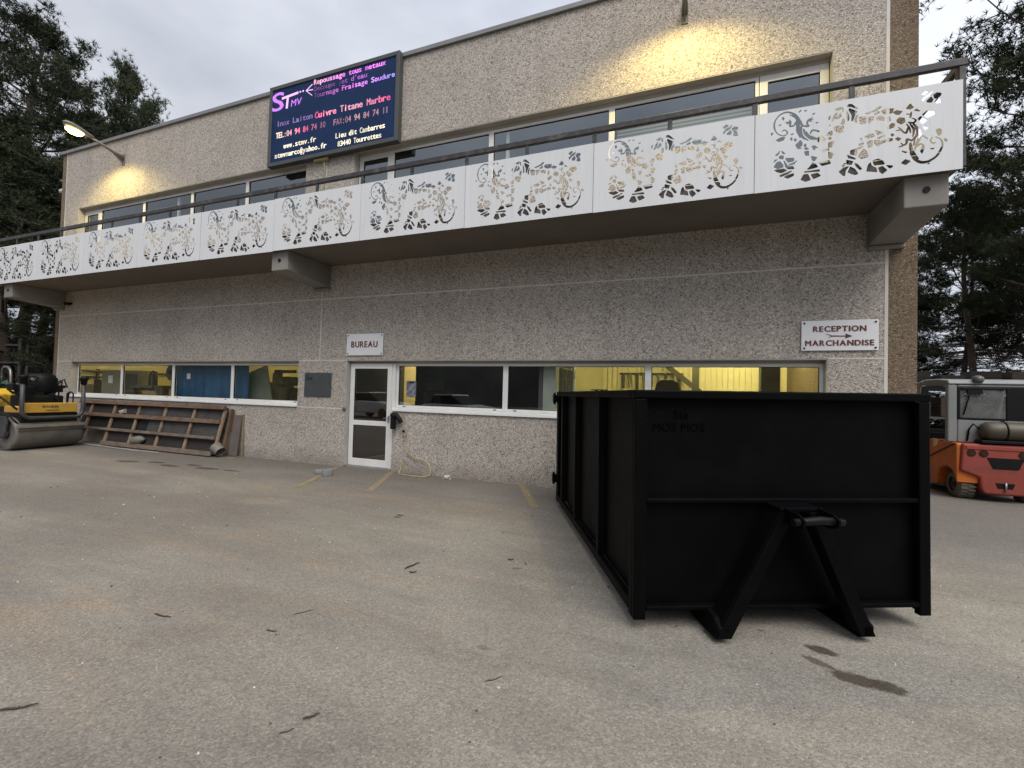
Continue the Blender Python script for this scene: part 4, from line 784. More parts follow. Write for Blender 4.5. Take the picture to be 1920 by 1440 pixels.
m = MB(); m.prism([(.18, 1.985), (.22, 2.06), (.6, 2.09), (1.05, 2.09), (1.2, 2.03), (1.22, 1.985)], -.06, 1.26, axis='x'); m.build('roof', M_FG, fk, .03, 3)
for x in (-.03, 1.23):
    m = MB(); m.tube([(x, 1.1, 2.05), (x, 1.22, 2.03), (x, 1.30, 1.95), (x, 1.42, 1.55), (x, 1.55, 1.0), (x, 1.6, .7)], .033, 12); m.build('guard_leg', pm('pale_guard_paint', (.34, .33, .28), .5), fk)
m = MB(); m.lathe([(.07, 0), (.08, .03), (.07, .08), (.03, .105), (.0, .11)], Matrix.Translation((.35, .20, 2.03)), 18); m.build('beacon', pm('dull_beacon', (.10, .095, .085), .4), fk)
M4 = Matrix.Translation((.32, .10, 1.19)) @ Matrix.Rotation(R(90), 4, 'Y')
m = MB(); m.lathe([(.0, 0), (.06, .005), (.12, .04), (.155, .10), (.16, .2), (.16, .62), (.155, .70), (.11, .76), (.0, .78)], M4, 28); tk = m.build('gas_tank', pm('dirty_gas_tank', (.07, .058, .038), .5, .15, 5, dirt=(.035, .028, .02), dirt_amt=.75, dscale=6), fk)
for x in (.62, .92): MB().tube([(x, .10+.165*math.cos(a), 1.19+.165*math.sin(a)) for a in [2*math.pi*k/24 for k in range(25)]], .012, 6, cap=False).build('strap', M_DARK, tk)
m = MB(); m.box((.30, -.02, .985), (1.1, .195, 1.035)); m.build('tank_cradle', M_DARK, fk, .01); m = MB(); m.tube([(.32, .1, 1.22), (.24, .1, 1.3), (.22, .18, 1.2), (.2, .19, 1.0)], .014, 8); m.build('gas_hose', M_DARK, fk)
m = MB(); m.box((.35, .75, .66), (.85, 1.2, .95)); m.box((.35, .62, .95), (.85, .75, 1.42)); m.build('seat', M_DARK, fk, .05)
m = MB(); m.box((.22, 1.72, .45), (.98, 1.80, 1.05)); m.tube([(.6, 1.72, 1.0), (.6, 1.45, 1.2)], .02, 8); m.tube([(.6+.17*math.cos(a), 1.45+.06*math.sin(a), 1.2+.16*math.sin(a)) for a in [2*math.pi*k/20 for k in range(21)]], .014, 8, cap=False); m.build('dashboard', M_DARK, fk)
m = MB()
for x in (.28, .80): m.box((x, 2.0, .1), (x+.12, 2.14, 2.0))
for z in (.3, 1.0, 1.9): m.box((.40, 2.03, z), (.80, 2.1, z+.1))
m.build('mast', M_DARK, fk)
for x in (.3, .78): MB().box((x, 2.15, .06), (x+.12, 3.2, .1)).build('fork', M_DARK, fk)

# ------------------------------------------------------------------ small things by the wall
def blob(name, c, r, lab, cat, mat, group=None, seed=0, flat=False):
    rnd = random.Random(seed); m = MB(); n = 14
    prof = [(0, 0), (1, 0), (1.03, .3), (1, .75), (.93, .97), (0, 1.0)]
    vs = []
    rad = [1+rnd.uniform(-.10, .10) for _ in range(n)]
    for f, h in prof:
        for k in range(n): a = 2*math.pi*k/n; vs.append((c[0]+r[0]*f*rad[k]*math.cos(a), c[1]+r[1]*f*rad[k]*math.sin(a), c[2]+r[2]*h*(1+(rad[k]-1)*.4)))
    m.add(vs, [(i*n+k, i*n+(k+1) % n, (i+1)*n+(k+1) % n, (i+1)*n+k) for i in range(len(prof)-1) for k in range(n)])
    o = m.build(name, mat, None, .008); return tag(o, lab, cat, group)
M_BLOCK = pm('grey_concrete', (.19, .195, .19), .85, .15, 9, bump=.3, bscale=50)
blob('concrete_block', (-6.42, -.80, 0), (.125, .10, .075), 'flatter of the two grey concrete lumps on the yellow line by the door', 'concrete block', M_BLOCK, 'concrete lumps by the door', 3)
blob('concrete_block', (-6.13, -.93, 0), (.095, .085, .13), 'taller of the two grey concrete lumps on the yellow line by the door', 'concrete block', M_BLOCK, 'concrete lumps by the door', 5)
M_HOSE = pm('dirty_yellow_cable', (.42, .35, .16), .6, .15, 9)
hp = [(-5.085, -.03, .74), (-5.07, -.03, .62), (-5.05, -.035, .5), (-4.97, -.04, .40), (-4.84, -.04, .33), (-4.66, -.05, .30), (-4.54, -.06, .26), (-4.47, -.08, .17), (-4.44, -.12, .05), (-4.52, -.2, .012), (-4.75, -.24, .012), (-5.0, -.2, .012), (-5.12, -.13, .015), (-5.13, -.07, .08), (-5.135, -.04, .17), (-5.14, -.02, .21)]
def smooth(pts, n=6):
    P = [Vector(p) for p in pts]; P = [P[0]]+P+[P[-1]]; out = []
    for i in range(1, len(P)-2):
        a, b, c, d = P[i-1:i+3]
        for k in range(n):
            t = k/n; out.append(.5*((2*b)+(c-a)*t+(2*a-5*b+4*c-d)*t*t+(3*b-a-3*c+d)*t**3))
    return out+[P[-2]]
tag(MB().tube(smooth(hp), .009, 8).build('cable', M_HOSE), 'thin yellow cable hanging down the wall and looped on the ground by the door', 'cable')
t = thing('wall_socket', 'tiny pale socket box where the yellow cable leaves the wall', 'socket'); MB().box((-5.14, -.035, .73), (-5.05, -.001, .83)).build('box', M_WHT, t, .008); MB().box((-5.135, -.045, .80), (-5.075, -.036, .845)).build('lid', M_DARK, t, .004)
t = thing('padded_sleeve', 'black padded sleeve hung on the wall to the right of the entrance door', 'wall holder')
m = MB(); m.tube(smooth([(-5.33, -.07, .86), (-5.33, -.08, .98), (-5.325, -.085, 1.09), (-5.30, -.085, 1.15)]), [.055]*18+[.05], 14); m.build('sleeve', M_DARK, t)
m = MB(); m.tube(smooth([(-5.32, -.08, 1.10), (-5.27, -.085, 1.13), (-5.20, -.085, 1.08), (-5.14, -.08, .99)]), [.05]*10+[.045]*6+[.04]*3, 12); m.build('arm', M_DARK, t)
m = MB(); m.lathe([(.0, 0), (.055, .005), (.06, .05), (.03, .075), (0, .078)], Matrix.Translation((-5.315, -.07, 1.12)) @ Matrix.Rotation(R(90), 4, 'X'), 16); m.build('cap', M_DARK, t)
t = tag(MB().lathe([(0, 0), (.035, .004), (.04, .03), (.02, .045), (0, .046)], Matrix.Translation((-6.6, -.001, 1.205)) @ Matrix.Rotation(R(90), 4, 'X'), 16).build('door_stop', pm('dull_bronze', (.12, .10, .09), .5)), 'small round grey button on the wall edge left of the door', 'button')
m = MB()
for k in range(5): m.add([Vector((-4.06+.09*math.cos(a)*(1-.1*k), -.14+.05*math.sin(a), .01+.012*k+.008*math.sin(3*a+k))) for a in [2*math.pi*j/9 for j in range(9)]], [tuple(range(9))])
tag(m.build('paper_scrap', pm('white_paper', (.8, .8, .78), .8)), 'crumpled white paper scrap at the foot of the wall', 'litter')
t = thing('security_camera', 'small black camera fixed under the left end of the balcony', 'camera', (-16.57, -.01, 3.89)); MB().box((-.03, -.03, -.03), (.03, .009, .03)).build('bracket', M_DARK, t); MB().cyl((0, -.03, -.01), (0, -.16, -.03), .045, 16).build('camera_body', M_DARK, t)

# twigs
M_TW = pm('dark_twig', (.045, .034, .026), .8, .3, 20)
tw = [((-3.07, -6.33), (-2.96, -6.235), .008, 'long bent dark twig lying at the left edge of the yard'), ((-3.42, -5.44), (-3.27, -5.425), .007, 'dark bowed twig lying on the open yard left of centre'), ((-1.69, -5.81), (-1.645, -5.75), .008, 'short thick black twig lying at the bottom of the yard'), ((-1.72, -5.92), (-1.68, -5.87), .004, 'thin pale twig next to the short black twig'),
      ((-2.31, -4.05), (-2.27, -3.87), .010, 'straight black twig lying in the middle of the yard'), ((-2.23, -4.10), (-2.175, -4.065), .009, 'short dark twig just below the straight black twig'), ((-2.54, -5.29), (-2.465, -5.275), .006, 'small dark twig on the yard below the middle'),
      ((-2.55, -5.06), (-2.48, -4.95), .004, 'thin grey twig on the yard left of the middle'), ((-3.42, -2.6), (-3.33, -2.58), .008, 'pair of tiny dark twigs near the yellow line, upper one'), ((-3.40, -2.68), (-3.31, -2.67), .008, 'pair of tiny dark twigs near the yellow line, lower one'), ((-1.55, -3.45), (-1.50, -3.42), .009, 'tiny dark twig near the black container'), ((-1.0, -5.2), (-.93, -5.12), .004, 'thin brown twig near the bottom middle of the yard')]
for (a, b, r, lab) in tw:
    p, q = Vector((*a, r)), Vector((*b, r)); d = q-p; nrm = Vector((-d.y, d.x, 0)); bnd = random.uniform(-.06, .06)
    pts = [p+d*t+nrm*bnd*4*t*(1-t)+Vector((0, 0, .003*math.sin(t*9))) for t in (0, .2, .4, .6, .8, 1)]
    tag(MB().tube(pts, [r*.4, r*.7, r*.68, r*.62, r*.55, r*.3], 7).build('twig', M_TW), lab, 'twig', 'twigs on the asphalt')
# scattered grit, too much of it to count
rg = random.Random(5); gr = MB(); wt = MB()
for i in range(420):
    x = rg.uniform(-9, 2.5); y = rg.uniform(-6.6, -.2)
    s = rg.uniform(.003, .009)*(1 if rg.random() < .9 else 1.7)
    vs = [(x+s*math.cos(a)*rg.uniform(.7, 1.2), y+s*math.sin(a)*rg.uniform(.7, 1.2), 0.001) for a in (0, 1.25, 2.5, 3.8, 5.0)]+[(x, y, s*1.1)]
    (gr if rg.random() < .6 else wt).add(vs, [(i_, (i_+1) % 5, 5) for i_ in range(5)])
tag(gr.build('dark_grit', pm('dark_grit', (.07, .06, .05), .9, .4, 9)), 'scattered dark grit on the asphalt', None, kind='stuff')
tag(wt.build('pale_grit', pm('pale_grit', (.5, .47, .42), .8, .3, 9)), 'scattered pale stone chips on the asphalt', None, kind='stuff')

# ------------------------------------------------------------------ things seen inside
M_OLV = pm('olive_metal', (.20, .185, .12), .6, .15, 4); M_OLD = pm('dark_olive', (.07, .066, .045), .7, .2, 4)
def solid(name, lab, cat, parts, loc, rot=0):
    t = thing(name, lab, cat, loc, (0, 0, R(rot)))
    for nm, boxes, mat in parts:
        m = MB()
        for b in boxes: m.box(*b)
        m.build(nm, mat, t, .008)
    return t
solid('cabinet', 'tall olive cabinet with a white note seen through the leftmost yellow window', 'cabinet', [('body', [((-.45, -.25, 0), (.45, .25, 2.0))], M_OLV), ('note', [((-.12, -.262, 1.62), (.08, -.252, 1.84))], M_SIGNW), ('handle', [((.30, -.27, 1.0), (.33, -.251, 1.2))], M_DARK)], (-15.47, .72, 0))
solid('armchair', 'dark round backed chair in front of the cabinet behind the leftmost window', 'chair', [('seat', [((-.3, -.3, .75), (.3, .3, .9))], M_OLD), ('backrest', [((-.28, .22, .9), (.28, .3, 1.62))], M_OLD), ('leg', [((-.04, -.04, 0), (.04, .04, .75))], M_DARK)], (-16.2, .62, 0), 10)
solid('locker', 'plain olive locker seen through the second window from the left', 'locker', [('body', [((-.35, -.25, 0), (.35, .25, 2.0))], M_OLV), ('door', [((-.31, -.262, .1), (.31, -.252, 1.9))], M_OLD)], (-14.8, .85, 0))
st = solid('work_table', 'dark round table with a hoop handled machine seen through the second window', 'table', [('tabletop', [((-.5, -.35, 1.5), (.5, .35, 1.58))], M_OLD), ('leg', [((-.46, -.3, 0), (-.38, -.22, 1.5))], M_OLD), ('leg', [((.38, -.3, 0), (.46, -.22, 1.5))], M_OLD), ('drawer', [((.05, -.3, 1.3), (.36, .2, 1.5))], M_OLD)], (-14.02, .75, 0))
t = thing('hoop_machine', 'small machine with a hoop handle standing on the round table', 'machine', (-14.08, .75, 1.585)); MB().tube([(-.14, 0, 0), (-.14, 0, .26), (-.10, 0, .36), (0, 0, .4), (.1, 0, .36), (.14, 0, .26), (.14, 0, 0)], .03, 8).build('hoop', M_OLD, t); MB().box((.02, -.05, 0), (.11, .05, .34)).build('body', M_OLD, t, .01)
t = thing('wall_fan', 'dark round fan on the wall at the right edge of the second window', 'fan', (-13.1, .62, 1.95)); MB().cyl((0, .0, 0), (0, .12, 0), .22, 20).build('cage', M_OLD, t); MB().cyl((0, -.04, 0), (0, .0, 0), .06, 12).build('motor', M_DARK, t); MB().box((-.03, .02, -2.0), (.03, .08, -.2)).build('stand', M_OLD, t)
def cloth():
    g = NT('blue_sheet'); v = g.co(); mpv = g.n('ShaderNodeMapping', {'Vector': v, 'Scale': (2.5, 1, .5)}).outputs[0]
    n = g.noise(mpv, 2, 5, .6, .5)
    b = g.bsdf(Base_Color=g.ramp(n, [(.3, (.012, .055, .13)), (.7, (.022, .10, .21))]), Roughness=.6, Normal=g.bump(n, .5, .03)); return b
m = MB(); N = 60; vs = []
for i in range(N+1):
    x = -12.42+(2.62)*i/N; y = .34+.018*math.sin(i*.9)+.012*math.sin(i*2.3)
    vs += [(x, y, 1.0), (x, y+.004*math.sin(i), 2.35)]
m.add(vs, [(2*i, 2*i+2, 2*i+3, 2*i+1) for i in range(N)], True); tag(m.build('blue_sheet', cloth()), 'blue plastic sheet hung behind the third window from the left', 'sheet')
tag(MB().box((-12.0, .315, 1.78), (-11.87, .32, 1.92)).build('paper_note', M_SIGNW), 'small white paper note stuck on the blue sheet', 'note')
m = MB(); m.prism([(-10.0, .8), (-9.18, .8), (-9.5, 2.16), (-10.19, 1.93)], .55, .58); tag(m.build('leaning_board', pm('grey_green_board', (.17, .18, .135), .6, .1, 2)), 'grey green board leaning behind the window left of the slate plaque', 'board')
solid('machine_tool', 'olive machine tool with a hose arm in the yellow lit window beside the pier', 'machine', [('body', [((-.28, -.3, 0), (.22, .3, 1.75))], M_OLV), ('column', [((-.12, -.1, 1.75), (.02, .1, 2.0))], M_OLV), ('control_box', [((.30, -.2, 0), (.62, .2, 1.62)), ((.36, -.22, 1.68), (.58, .1, 1.9))], M_OLD), ('arm', [((-.12, -.05, 2.0), (.55, .05, 2.08))], M_OLD)], (-9.92, 1.3, 0))
# office: notices on glass, hall furniture
def poster_mat():
    g = NT('notice_print'); v = g.co(); b = g.n('ShaderNodeTexVoronoi', {'Vector': v, 'Scale': 14}); s = g.n('ShaderNodeSeparateColor', {0: b.outputs['Color']})
    return g.bsdf(Base_Color=g.ramp(s.outputs[0], [(0, (.16, .24, .29)), (.45, (.30, .40, .45)), (1, (.50, .56, .58))]), Roughness=.5)
t = thing('notice_poster', 'pale blue notice poster stuck on the office window nearest the door', 'poster'); MB().box((-5.25, .222, 1.49), (-5.02, .225, 1.82)).build('sheet', poster_mat(), t); MB().box((-5.19, .217, 1.77), (-5.07, .2215, 1.80)).build('headline', M_DARK, t)
M_PAPER = pm('shaded_paper', (.22, .21, .21), .8, .1, 5)
for x, z, a, b, lab in [(-6.09, 1.64, .28, .2, 'grey landscape paper on the dark office wall, left one of the upper row'), (-5.82, 1.63, .22, .26, 'grey upright paper on the dark office wall, right one of the upper row'), (-6.18, 1.24, .26, .36, 'grey paper on the dark office wall, left one of the lower row'), (-5.92, 1.24, .22, .36, 'grey paper on the dark office wall, right one of the lower row')]:
    tag(MB().box((x-a/2, 2.585, z), (x+a/2, 2.595, z+b)).build('wall_paper_sheet', M_PAPER), lab, 'paper', 'papers on the office wall')
m = MB(); m.tube([(-2.24, .62, .02), (-2.24, .62, 1.91), (-1.88, .62, 1.91), (-1.88, .62, .02)], .022, 8); m.tube([(-1.88, .62, 1.91), (-1.9, .64, 2.2)], .02, 8); tag(m.build('white_tube_rack', M_ALU), 'white tube rack standing beside the grey column behind the glass', 'rack')
m = MB()
for k in range(5): m.box((-2.28+k*.055, 1.0+.04*k, .013), (-2.235+k*.055, 1.3, 2.16-.012*k))
tag(m.build('panel_stack', pm('pale_panel', (.42, .42, .38), .6, .1, 3)), 'stack of pale panels standing behind the white tube rack', 'panels')
solid('hall_cabinet', 'beige cabinet with open shelves seen in the lit hall left of the mullion', 'cabinet', [('body', [((-.5, -.2, 0), (.5, .2, 1.7))], M_OLV), ('shelf_box', [((-.18, -.3, 1.45), (.22, -.21, 1.72)), ((.28, -.3, 1.5), (.48, -.21, 1.66))], pm('amber_box', (.45, .33, .12), .6))], (-1.15, 3.6, 0))
t = thing('office_chair', 'dark high backed chair seen in the lit hall just above the container', 'chair', (-.28, 1.6, .13)); m = MB(); m.prism([(-.26, .9), (.26, .9), (.25, 1.5), (.2, 1.78), (.1, 1.83), (-.12, 1.83), (-.2, 1.77), (-.25, 1.5)], -.05, .06); m.build('backrest', M_OLD, t, .03); MB().box((-.27, -.5, .75), (.27, .0, .9)).build('seat', M_OLD, t, .03); MB().cyl((0, -.2, 0), (0, -.2, .76), .05, 10).build('leg', M_DARK, t)
tag(MB().bar((-.9, 5.9, 2.9), (.8, 5.9, 1.5), .1, .14, (0, 0, 1)).build('stair_rail', M_OLD), 'dark slanting stair rail in the lit hall', 'rail')
tag(MB().box((.19, 3.6, 0), (.34, 3.75, 3.3)).build('steel_column', M_OLD), 'slim dark steel column in the middle of the lit hall', 'column')
tag(MB().box((1.31, 1.6, 0), (1.61, 1.9, 3.2)).build('dark_post', pm('dark_grey_post', (.12, .115, .09), .7)), 'wide dark grey post near the right end of the lit hall', 'post')
solid('workbench', 'low workbench with tools under the plank wall of the lit hall', 'workbench', [('top', [((-.8, -.3, 1.35), (.8, .3, 1.42))], M_OLV), ('leg', [((-.75, -.25, 0), (-.65, -.15, 1.35))], M_OLD), ('leg', [((.65, -.25, 0), (.75, -.15, 1.35))], M_OLD), ('tool_box', [((-.5, -.2, 1.425), (-.2, .1, 1.62)), ((.1, -.15, 1.425), (.5, .1, 1.55))], M_OLD)], (.95, 4.4, 0))

# more clutter in the lit rooms
t = thing('pipe_run', 'pair of pipes along the end wall of the leftmost lit room', 'pipes'); MB().tube([(-17.0, .4, 1.98), (-17.0, 3.0, 1.98)], .035, 8).build('pipe', M_OLV, t); MB().tube([(-17.02, .4, 1.80), (-17.02, 1.6, 1.80), (-17.02, 1.7, 1.2)], .025, 8).build('pipe', M_OLD, t); MB().box((-17.09, .9, 1.74), (-17.0, .96, 2.05)).build('clip', M_OLD, t)
for i, (x, y, z, w_, h_, lab) in enumerate([(-16.75, .9, 1.3, .35, .42, 'olive carton stacked left of the cabinet behind the leftmost window'), (-15.15, .8, 1.25, .3, .3, 'olive carton to the right of the cabinet behind the leftmost window'), (-13.35, .55, 1.25, .26, .34, 'olive carton at the right end of the round table'), (-9.55, 1.0, 1.25, .3, .38, 'olive carton beside the machine tool')]):
    m = MB(); m.box((x-w_/2, y-.12, z-.35), (x+w_/2, y+.12, z+h_)); m.box((x-w_/2-.005, y-.125, z+h_*.6), (x+w_/2+.005, y+.125, z+h_*.64)); tag(m.build('carton', M_OLV if i % 2 else M_OLD, None, .006), lab, 'carton', 'cartons in the lit rooms')
t = thing('wall_rack', 'rack of hanging tools on the plank wall of the lit hall', 'tool rack', (-.9, 6.3, 2.0)); MB().box((-.9, 0, .28), (.9, .04, .34)).build('rail', M_OLD, t)
for k in range(9): MB().box((-.82+k*.2, -.03, -.12+.05*math.sin(k*2.1)), (-.74+k*.2, .03, .30)).build('hanging_tool', M_OLV if k % 2 else M_OLD, t)
# cars parked behind the viewer: they show only as reflections in the glass
def car(loc, rot, lab, paint):
    t = thing('parked_car', lab, 'car', loc, (0, 0, R(rot)), 'cars mirrored in the office glass')
    m = MB(); m.prism([(-2.1, .32), (-2.15, .75), (-1.95, .95), (-.95, 1.0), (.9, 1.0), (1.95, .86), (2.1, .6), (2.05, .32)], -.85, .85); m.build('body', paint, t, .08, 3)
    m = MB(); m.prism([(-1.6, 1.0), (-1.15, 1.44), (.1, 1.48), (.95, 1.0)], -.70, .70); m.build('cabin', M_DARK, t, .06, 3)
    m = MB(); m.prism([(-1.2, 1.43), (-1.1, 1.485), (.1, 1.52), (.2, 1.46)], -.68, .68); m.build('roof', paint, t, .02)
    for x in (-1.3, 1.35):
        for s in (-1, 1): m = MB(); m.cyl((x, s*.68, .31), (x, s*.87, .31), .31, 24); m.build('wheel', M_BLKR, t)
M_CARW = pm('white_car_paint', (.72, .72, .73), .25, .03, 2)
car((-17.2, -14.5, 0), 8, 'white parked car mirrored in the glass of the entrance door', M_CARW); car((-11.2, -13.5, 0), 14, 'white parked car mirrored in the first office window', M_CARW)

# ------------------------------------------------------------------ trees
def needle_mat(name, a, b):
    g = NT(name); v = g.co(); n1 = g.noise(v, .9, 4)
    oi = g.n('ShaderNodeObjectInfo').outputs['Random']
    c = g.ramp(n1, [(.3, a), (.7, b)])
    c = g.mix(g.math('MULTIPLY', oi, .35), c, (.012, .016, .012))
    return g.bsdf(Base_Color=c, Roughness=.75, Specular_IOR_Level=.2)
M_NEED = needle_mat('pine_needles', (.026, .036, .018), (.062, .076, .036))
M_BARK = pm('pine_bark', (.065, .048, .038), .9, .35, 3, bump=.6, bscale=16)
def pine_mesh(seed, H, base, rad, nlimb, clump_n, top_pow=.8, lean=(0, 0), tr=.2, dead=0, tuft=.23):
    """returns (trunk mesh, crown mesh): tapered trunk with limbs and twigs, needle tufts clustered on the twigs"""
    rg = np.random.default_rng(seed); tm = MB()
    sp = lambda h: Vector((lean[0]*(h/H)**1.4+.25*math.sin(h*.45+seed), lean[1]*(h/H)**1.4+.2*math.cos(h*.38+seed)-.2, h))
    hs = np.linspace(0, H*.97, 16)
    tm.tube([sp(h) for h in hs], [tr*(1-.9*h/H)+.015 for h in hs], 9)
    ends = []
    for i in range(nlimb):
        f = base+(1-base)*((i+.5)/nlimb)**.85; h = f*H*.96
        az = i*2.399+rg.uniform(-.5, .5); prof = math.sin(math.pi*min(1, max(.08, ((f-base)/(1-base))*.78+.24)))**top_pow
        Lb = rad*prof*rg.uniform(.7, 1.15); d = Vector((math.cos(az), math.sin(az), 0)); rise = rg.uniform(.10, .55)+.5*(f-base)
        p0 = sp(h); pts = [p0+d*Lb*t+Vector((0, 0, Lb*(rise*t-.12*math.sin(3*t)+.25*rise*t*t))) for t in (0, .25, .5, .75, 1)]
        r0 = max(.02, tr*.36*(1-f*.6)); tm.tube(pts, [r0, r0*.8, r0*.6, r0*.4, r0*.15], 6)
        for k in range(max(3, int(clump_n*Lb/rad))):
            t = rg.uniform(.35, 1.05); j = min(3, int(t*4)); q = pts[j].lerp(pts[j+1], min(1.2, t*4-j))
            sd = d.cross(Vector((0, 0, 1)))*rg.choice([-1, 1]); e = q+sd*Lb*rg.uniform(.05, .42)+d*Lb*rg.uniform(-.02, .22)+Vector((0, 0, rg.uniform(.0, .5)))
            tm.tube([q, q.lerp(e, .5)+Vector((0, 0, .06)), e], [.022, .016, .008], 5); ends.append((q, e))
    for i in range(dead):      # bare dead branches below the crown
        h = H*rg.uniform(.14, base+.04); az = rg.uniform(0, 6.28); Lb = rad*rg.uniform(.4, .95); d = Vector((math.cos(az), math.sin(az), 0)); p0 = sp(h)
        pts = [p0+d*Lb*t+Vector((0, 0, Lb*(.12*t-.3*t*t))) for t in (0, .35, .7, 1)]
        tm.tube(pts, [.035, .025, .016, .006], 5)
        for k in range(5):
            t = rg.uniform(.3, .95); q = pts[0].lerp(pts[3], t); e = q+Vector((rg.uniform(-.5, .5), rg.uniform(-.5, .5), rg.uniform(-.3, .15)))
            tm.tube([q, e], [.012, .005], 4)
    ends.append((sp(H*.9), sp(H)))
    vs = []; fs = []; o = 0
    C = []; D = []
    for q, e in ends:
        ax = np.array((e-q)); ax = ax/(np.linalg.norm(ax)+1e-6)
        n = rg.integers(26, 46)
        t = rg.uniform(.2, 1.12, n)[:, None]; c = np.array(q)*(1-t)+np.array(e)*t+rg.normal(0, .19, (n, 3))*np.array([1, 1, .75])
        dd = ax*.6+np.array([0, 0, .75])+rg.normal(0, .45, (n, 3)); C.append(c); D.append(dd/np.linalg.norm(dd, axis=1)[:, None])
    C = np.concatenate(C); D = np.concatenate(D); K = 10; n = len(C)
    nd = D[:, None, :]*.75+rg.normal(0, .62, (n, K, 3)); nd /= np.linalg.norm(nd, axis=2)[..., None]
    ln = tuft*rg.uniform(.65, 1.15, (n, K, 1)); wd = np.cross(nd, rg.normal(0, 1, (n, K, 3))); wd /= np.linalg.norm(wd, axis=2)[..., None]; wd *= .013
    b = C[:, None, :]; V = np.stack([b-wd, b+wd, b+nd*ln], axis=2).reshape(-1, 3)
    me = bpy.data.meshes.new('crown'); nv = len(V); nf = nv//3
    me.vertices.add(nv); me.vertices.foreach_set('co', V.astype(np.float32).ravel()); me.loops.add(nv); me.loops.foreach_set('vertex_index', np.arange(nv, dtype=np.int32)); me.polygons.add(nf); me.polygons.foreach_set('loop_start', np.arange(0, nv, 3, dtype=np.int32)); me.polygons.foreach_set('loop_total', np.full(nf, 3, np.int32)); me.update(); me.validate()
    me.materials.append(M_NEED)
    to = tm.build('trunk', M_BARK); tme = to.data; bpy.data.objects.remove(to)
    return tme, me
KINDS = {
 'tall': pine_mesh(11, 18, .26, 4.2, 58, 13, .6, (.5, .2), .26, 8),
 'bushy': pine_mesh(23, 14, .22, 3.6, 38, 9, .6, (-.4, .2), .22, 4),
 'slim': pine_mesh(37, 15, .34, 2.5, 34, 11, .7, (.3, -.2), .17, 8),
 'open': pine_mesh(41, 12, .36, 3.0, 26, 8, .8, (-.9, .2), .14, 26),
}
def pine(kind, x, y, rot, s, lab, grp):
    t = thing('pine_tree', lab, 'tree', (x, y, -.05), (0, 0, R(rot)), grp); t.scale = (s[0], s[0], s[1])
    a = bpy.data.objects.new('trunk', KINDS[kind][0]); col.objects.link(a); a.parent = t
    b = bpy.data.objects.new('crown', KINDS[kind][1]); col.objects.link(b); b.parent = t
    return t
GL, GR = 'pines left of the building', 'pines right of the building'
for k, x, y, r, s, lab in [
 ('tall', -29.6, 4.0, 40, (1.1, 1.08), 'tallest dark pine at the left edge, its top near the upper picture corner'),
 ('slim', -31.8, 8.6, 130, (1.0, 1.42), 'rounded pine whose crown shows above the flat roof behind the lit wall lamp'),
 ('bushy', -26.5, 5.2, 200, (1.0, .98), 'bushy dark pine right behind the wall lamp, lower than the tallest pine'),
 ('bushy', -23.8, 4.6, 310, (.9, .80), 'low dark pine close to the left building corner'),
 ('slim', -27.0, 1.6, 20, (1.1, .95), 'dark pine at the left picture edge in front of the tallest one'),
 ('open', -21.8, 6.2, 75, (1.0, .72), 'small open pine with sky showing through, beside the brown building edge'),
 ('bushy', -20.9, 3.0, 140, (.8, .52), 'lowest dark pine directly left of the brown building edge'),
 ('bushy', -23.5, 1.2, 260, (.9, .62), 'low dark pine at the left picture edge above the steel rack'),
 ('bushy', -33.5, 6.5, 10, (1.2, 1.0), 'dark pine far back on the left between the tallest pine and the building')]:
    pine(k, x, y, r, s, lab, GL)
for k, x, y, r, s, lab in [
 ('tall', 12.3, 12.2, 80, (1.0, 1.0), 'big near pine at the right picture edge, branches hanging in front of the sky'),
 ('open', 11.25, 17.6, 95, (1.05, .92), 'pine with a bare leaning trunk and dead branches beside the brown side wall'),
 ('open', 14.2, 19.6, 160, (1.0, 1.0), 'spreading pine to the right of the bare leaning trunk'),
 ('open', 12.9, 20.5, 250, (.95, .95), 'thin trunked open pine behind the spreading pine on the right'),
 ('open', 15.6, 16.6, 30, (1.0, .9), 'open pine at the right edge behind the forklift'),
 ('bushy', 17.2, 22.5, 220, (1.1, .75), 'dark pine far back at the right edge, low over the forklift roof'),
 ('bushy', 12.2, 25.5, 20, (1.0, .5), 'low dark pine far back between the two open pines'),
 ('slim', 10.4, 24.0, 300, (1.2, .66), 'far small pine low beside the brown side wall')]:
    pine(k, x, y, r, s, lab, GR)

# ------------------------------------------------------------------ racks and sheds behind
M_RK = pm('dull_rack_steel', (.10, .095, .09), .6, .2, 4, metal=.3); M_SHD = pm('dark_boards', (.018, .016, .014), .85, .35, 4); M_BOX = pm('old_cardboard', (.05, .034, .021), .8, .25, 3); M_TARP = pm('faded_red_tarp', (.085, .034, .03), .8, .25, 3)
def rack(lab, loc, w, d, zs, rot=0, brace=True):
    t = thing('storage_rack', lab, 'rack', loc, (0, 0, R(rot)))
    h = zs[-1]+.25
    for x in (0, w):
        for y in (0, d): MB().box((x-.05, y-.05, 0), (x+.05, y+.05, h)).build('post', M_RK, t)
    for z in zs: MB().box((-.04, -.04, z-.05), (w+.04, d+.04, z+.02)).build('shelf', M_RK, t)
    if brace: MB().bar((.05, d/2, .3), (w-.05, d/2, h-.2), .05, .05, (0, 1, 0)).build('brace', M_RK, t)
    return t
def crate(x, y, z, w, d, h, mat, lab, rot=0, grp=None, nm='box'):
    m = MB(); m.box((-w/2, -d/2, 0), (w/2, d/2, h)); m.box((-w/2-.008, -d/2-.008, h*.45), (w/2+.008, d/2+.008, h*.55))
    o = m.build(nm, mat, None, .01); o.location = (x, y, z); o.rotation_euler = (0, 0, R(rot)); return tag(o, lab, 'box', grp)
rack('dark steel rack with a diagonal brace at the left edge of the yard', (-23.55, 1.15, 0), .8, .7, (1.2, 2.3, 2.95), 21)
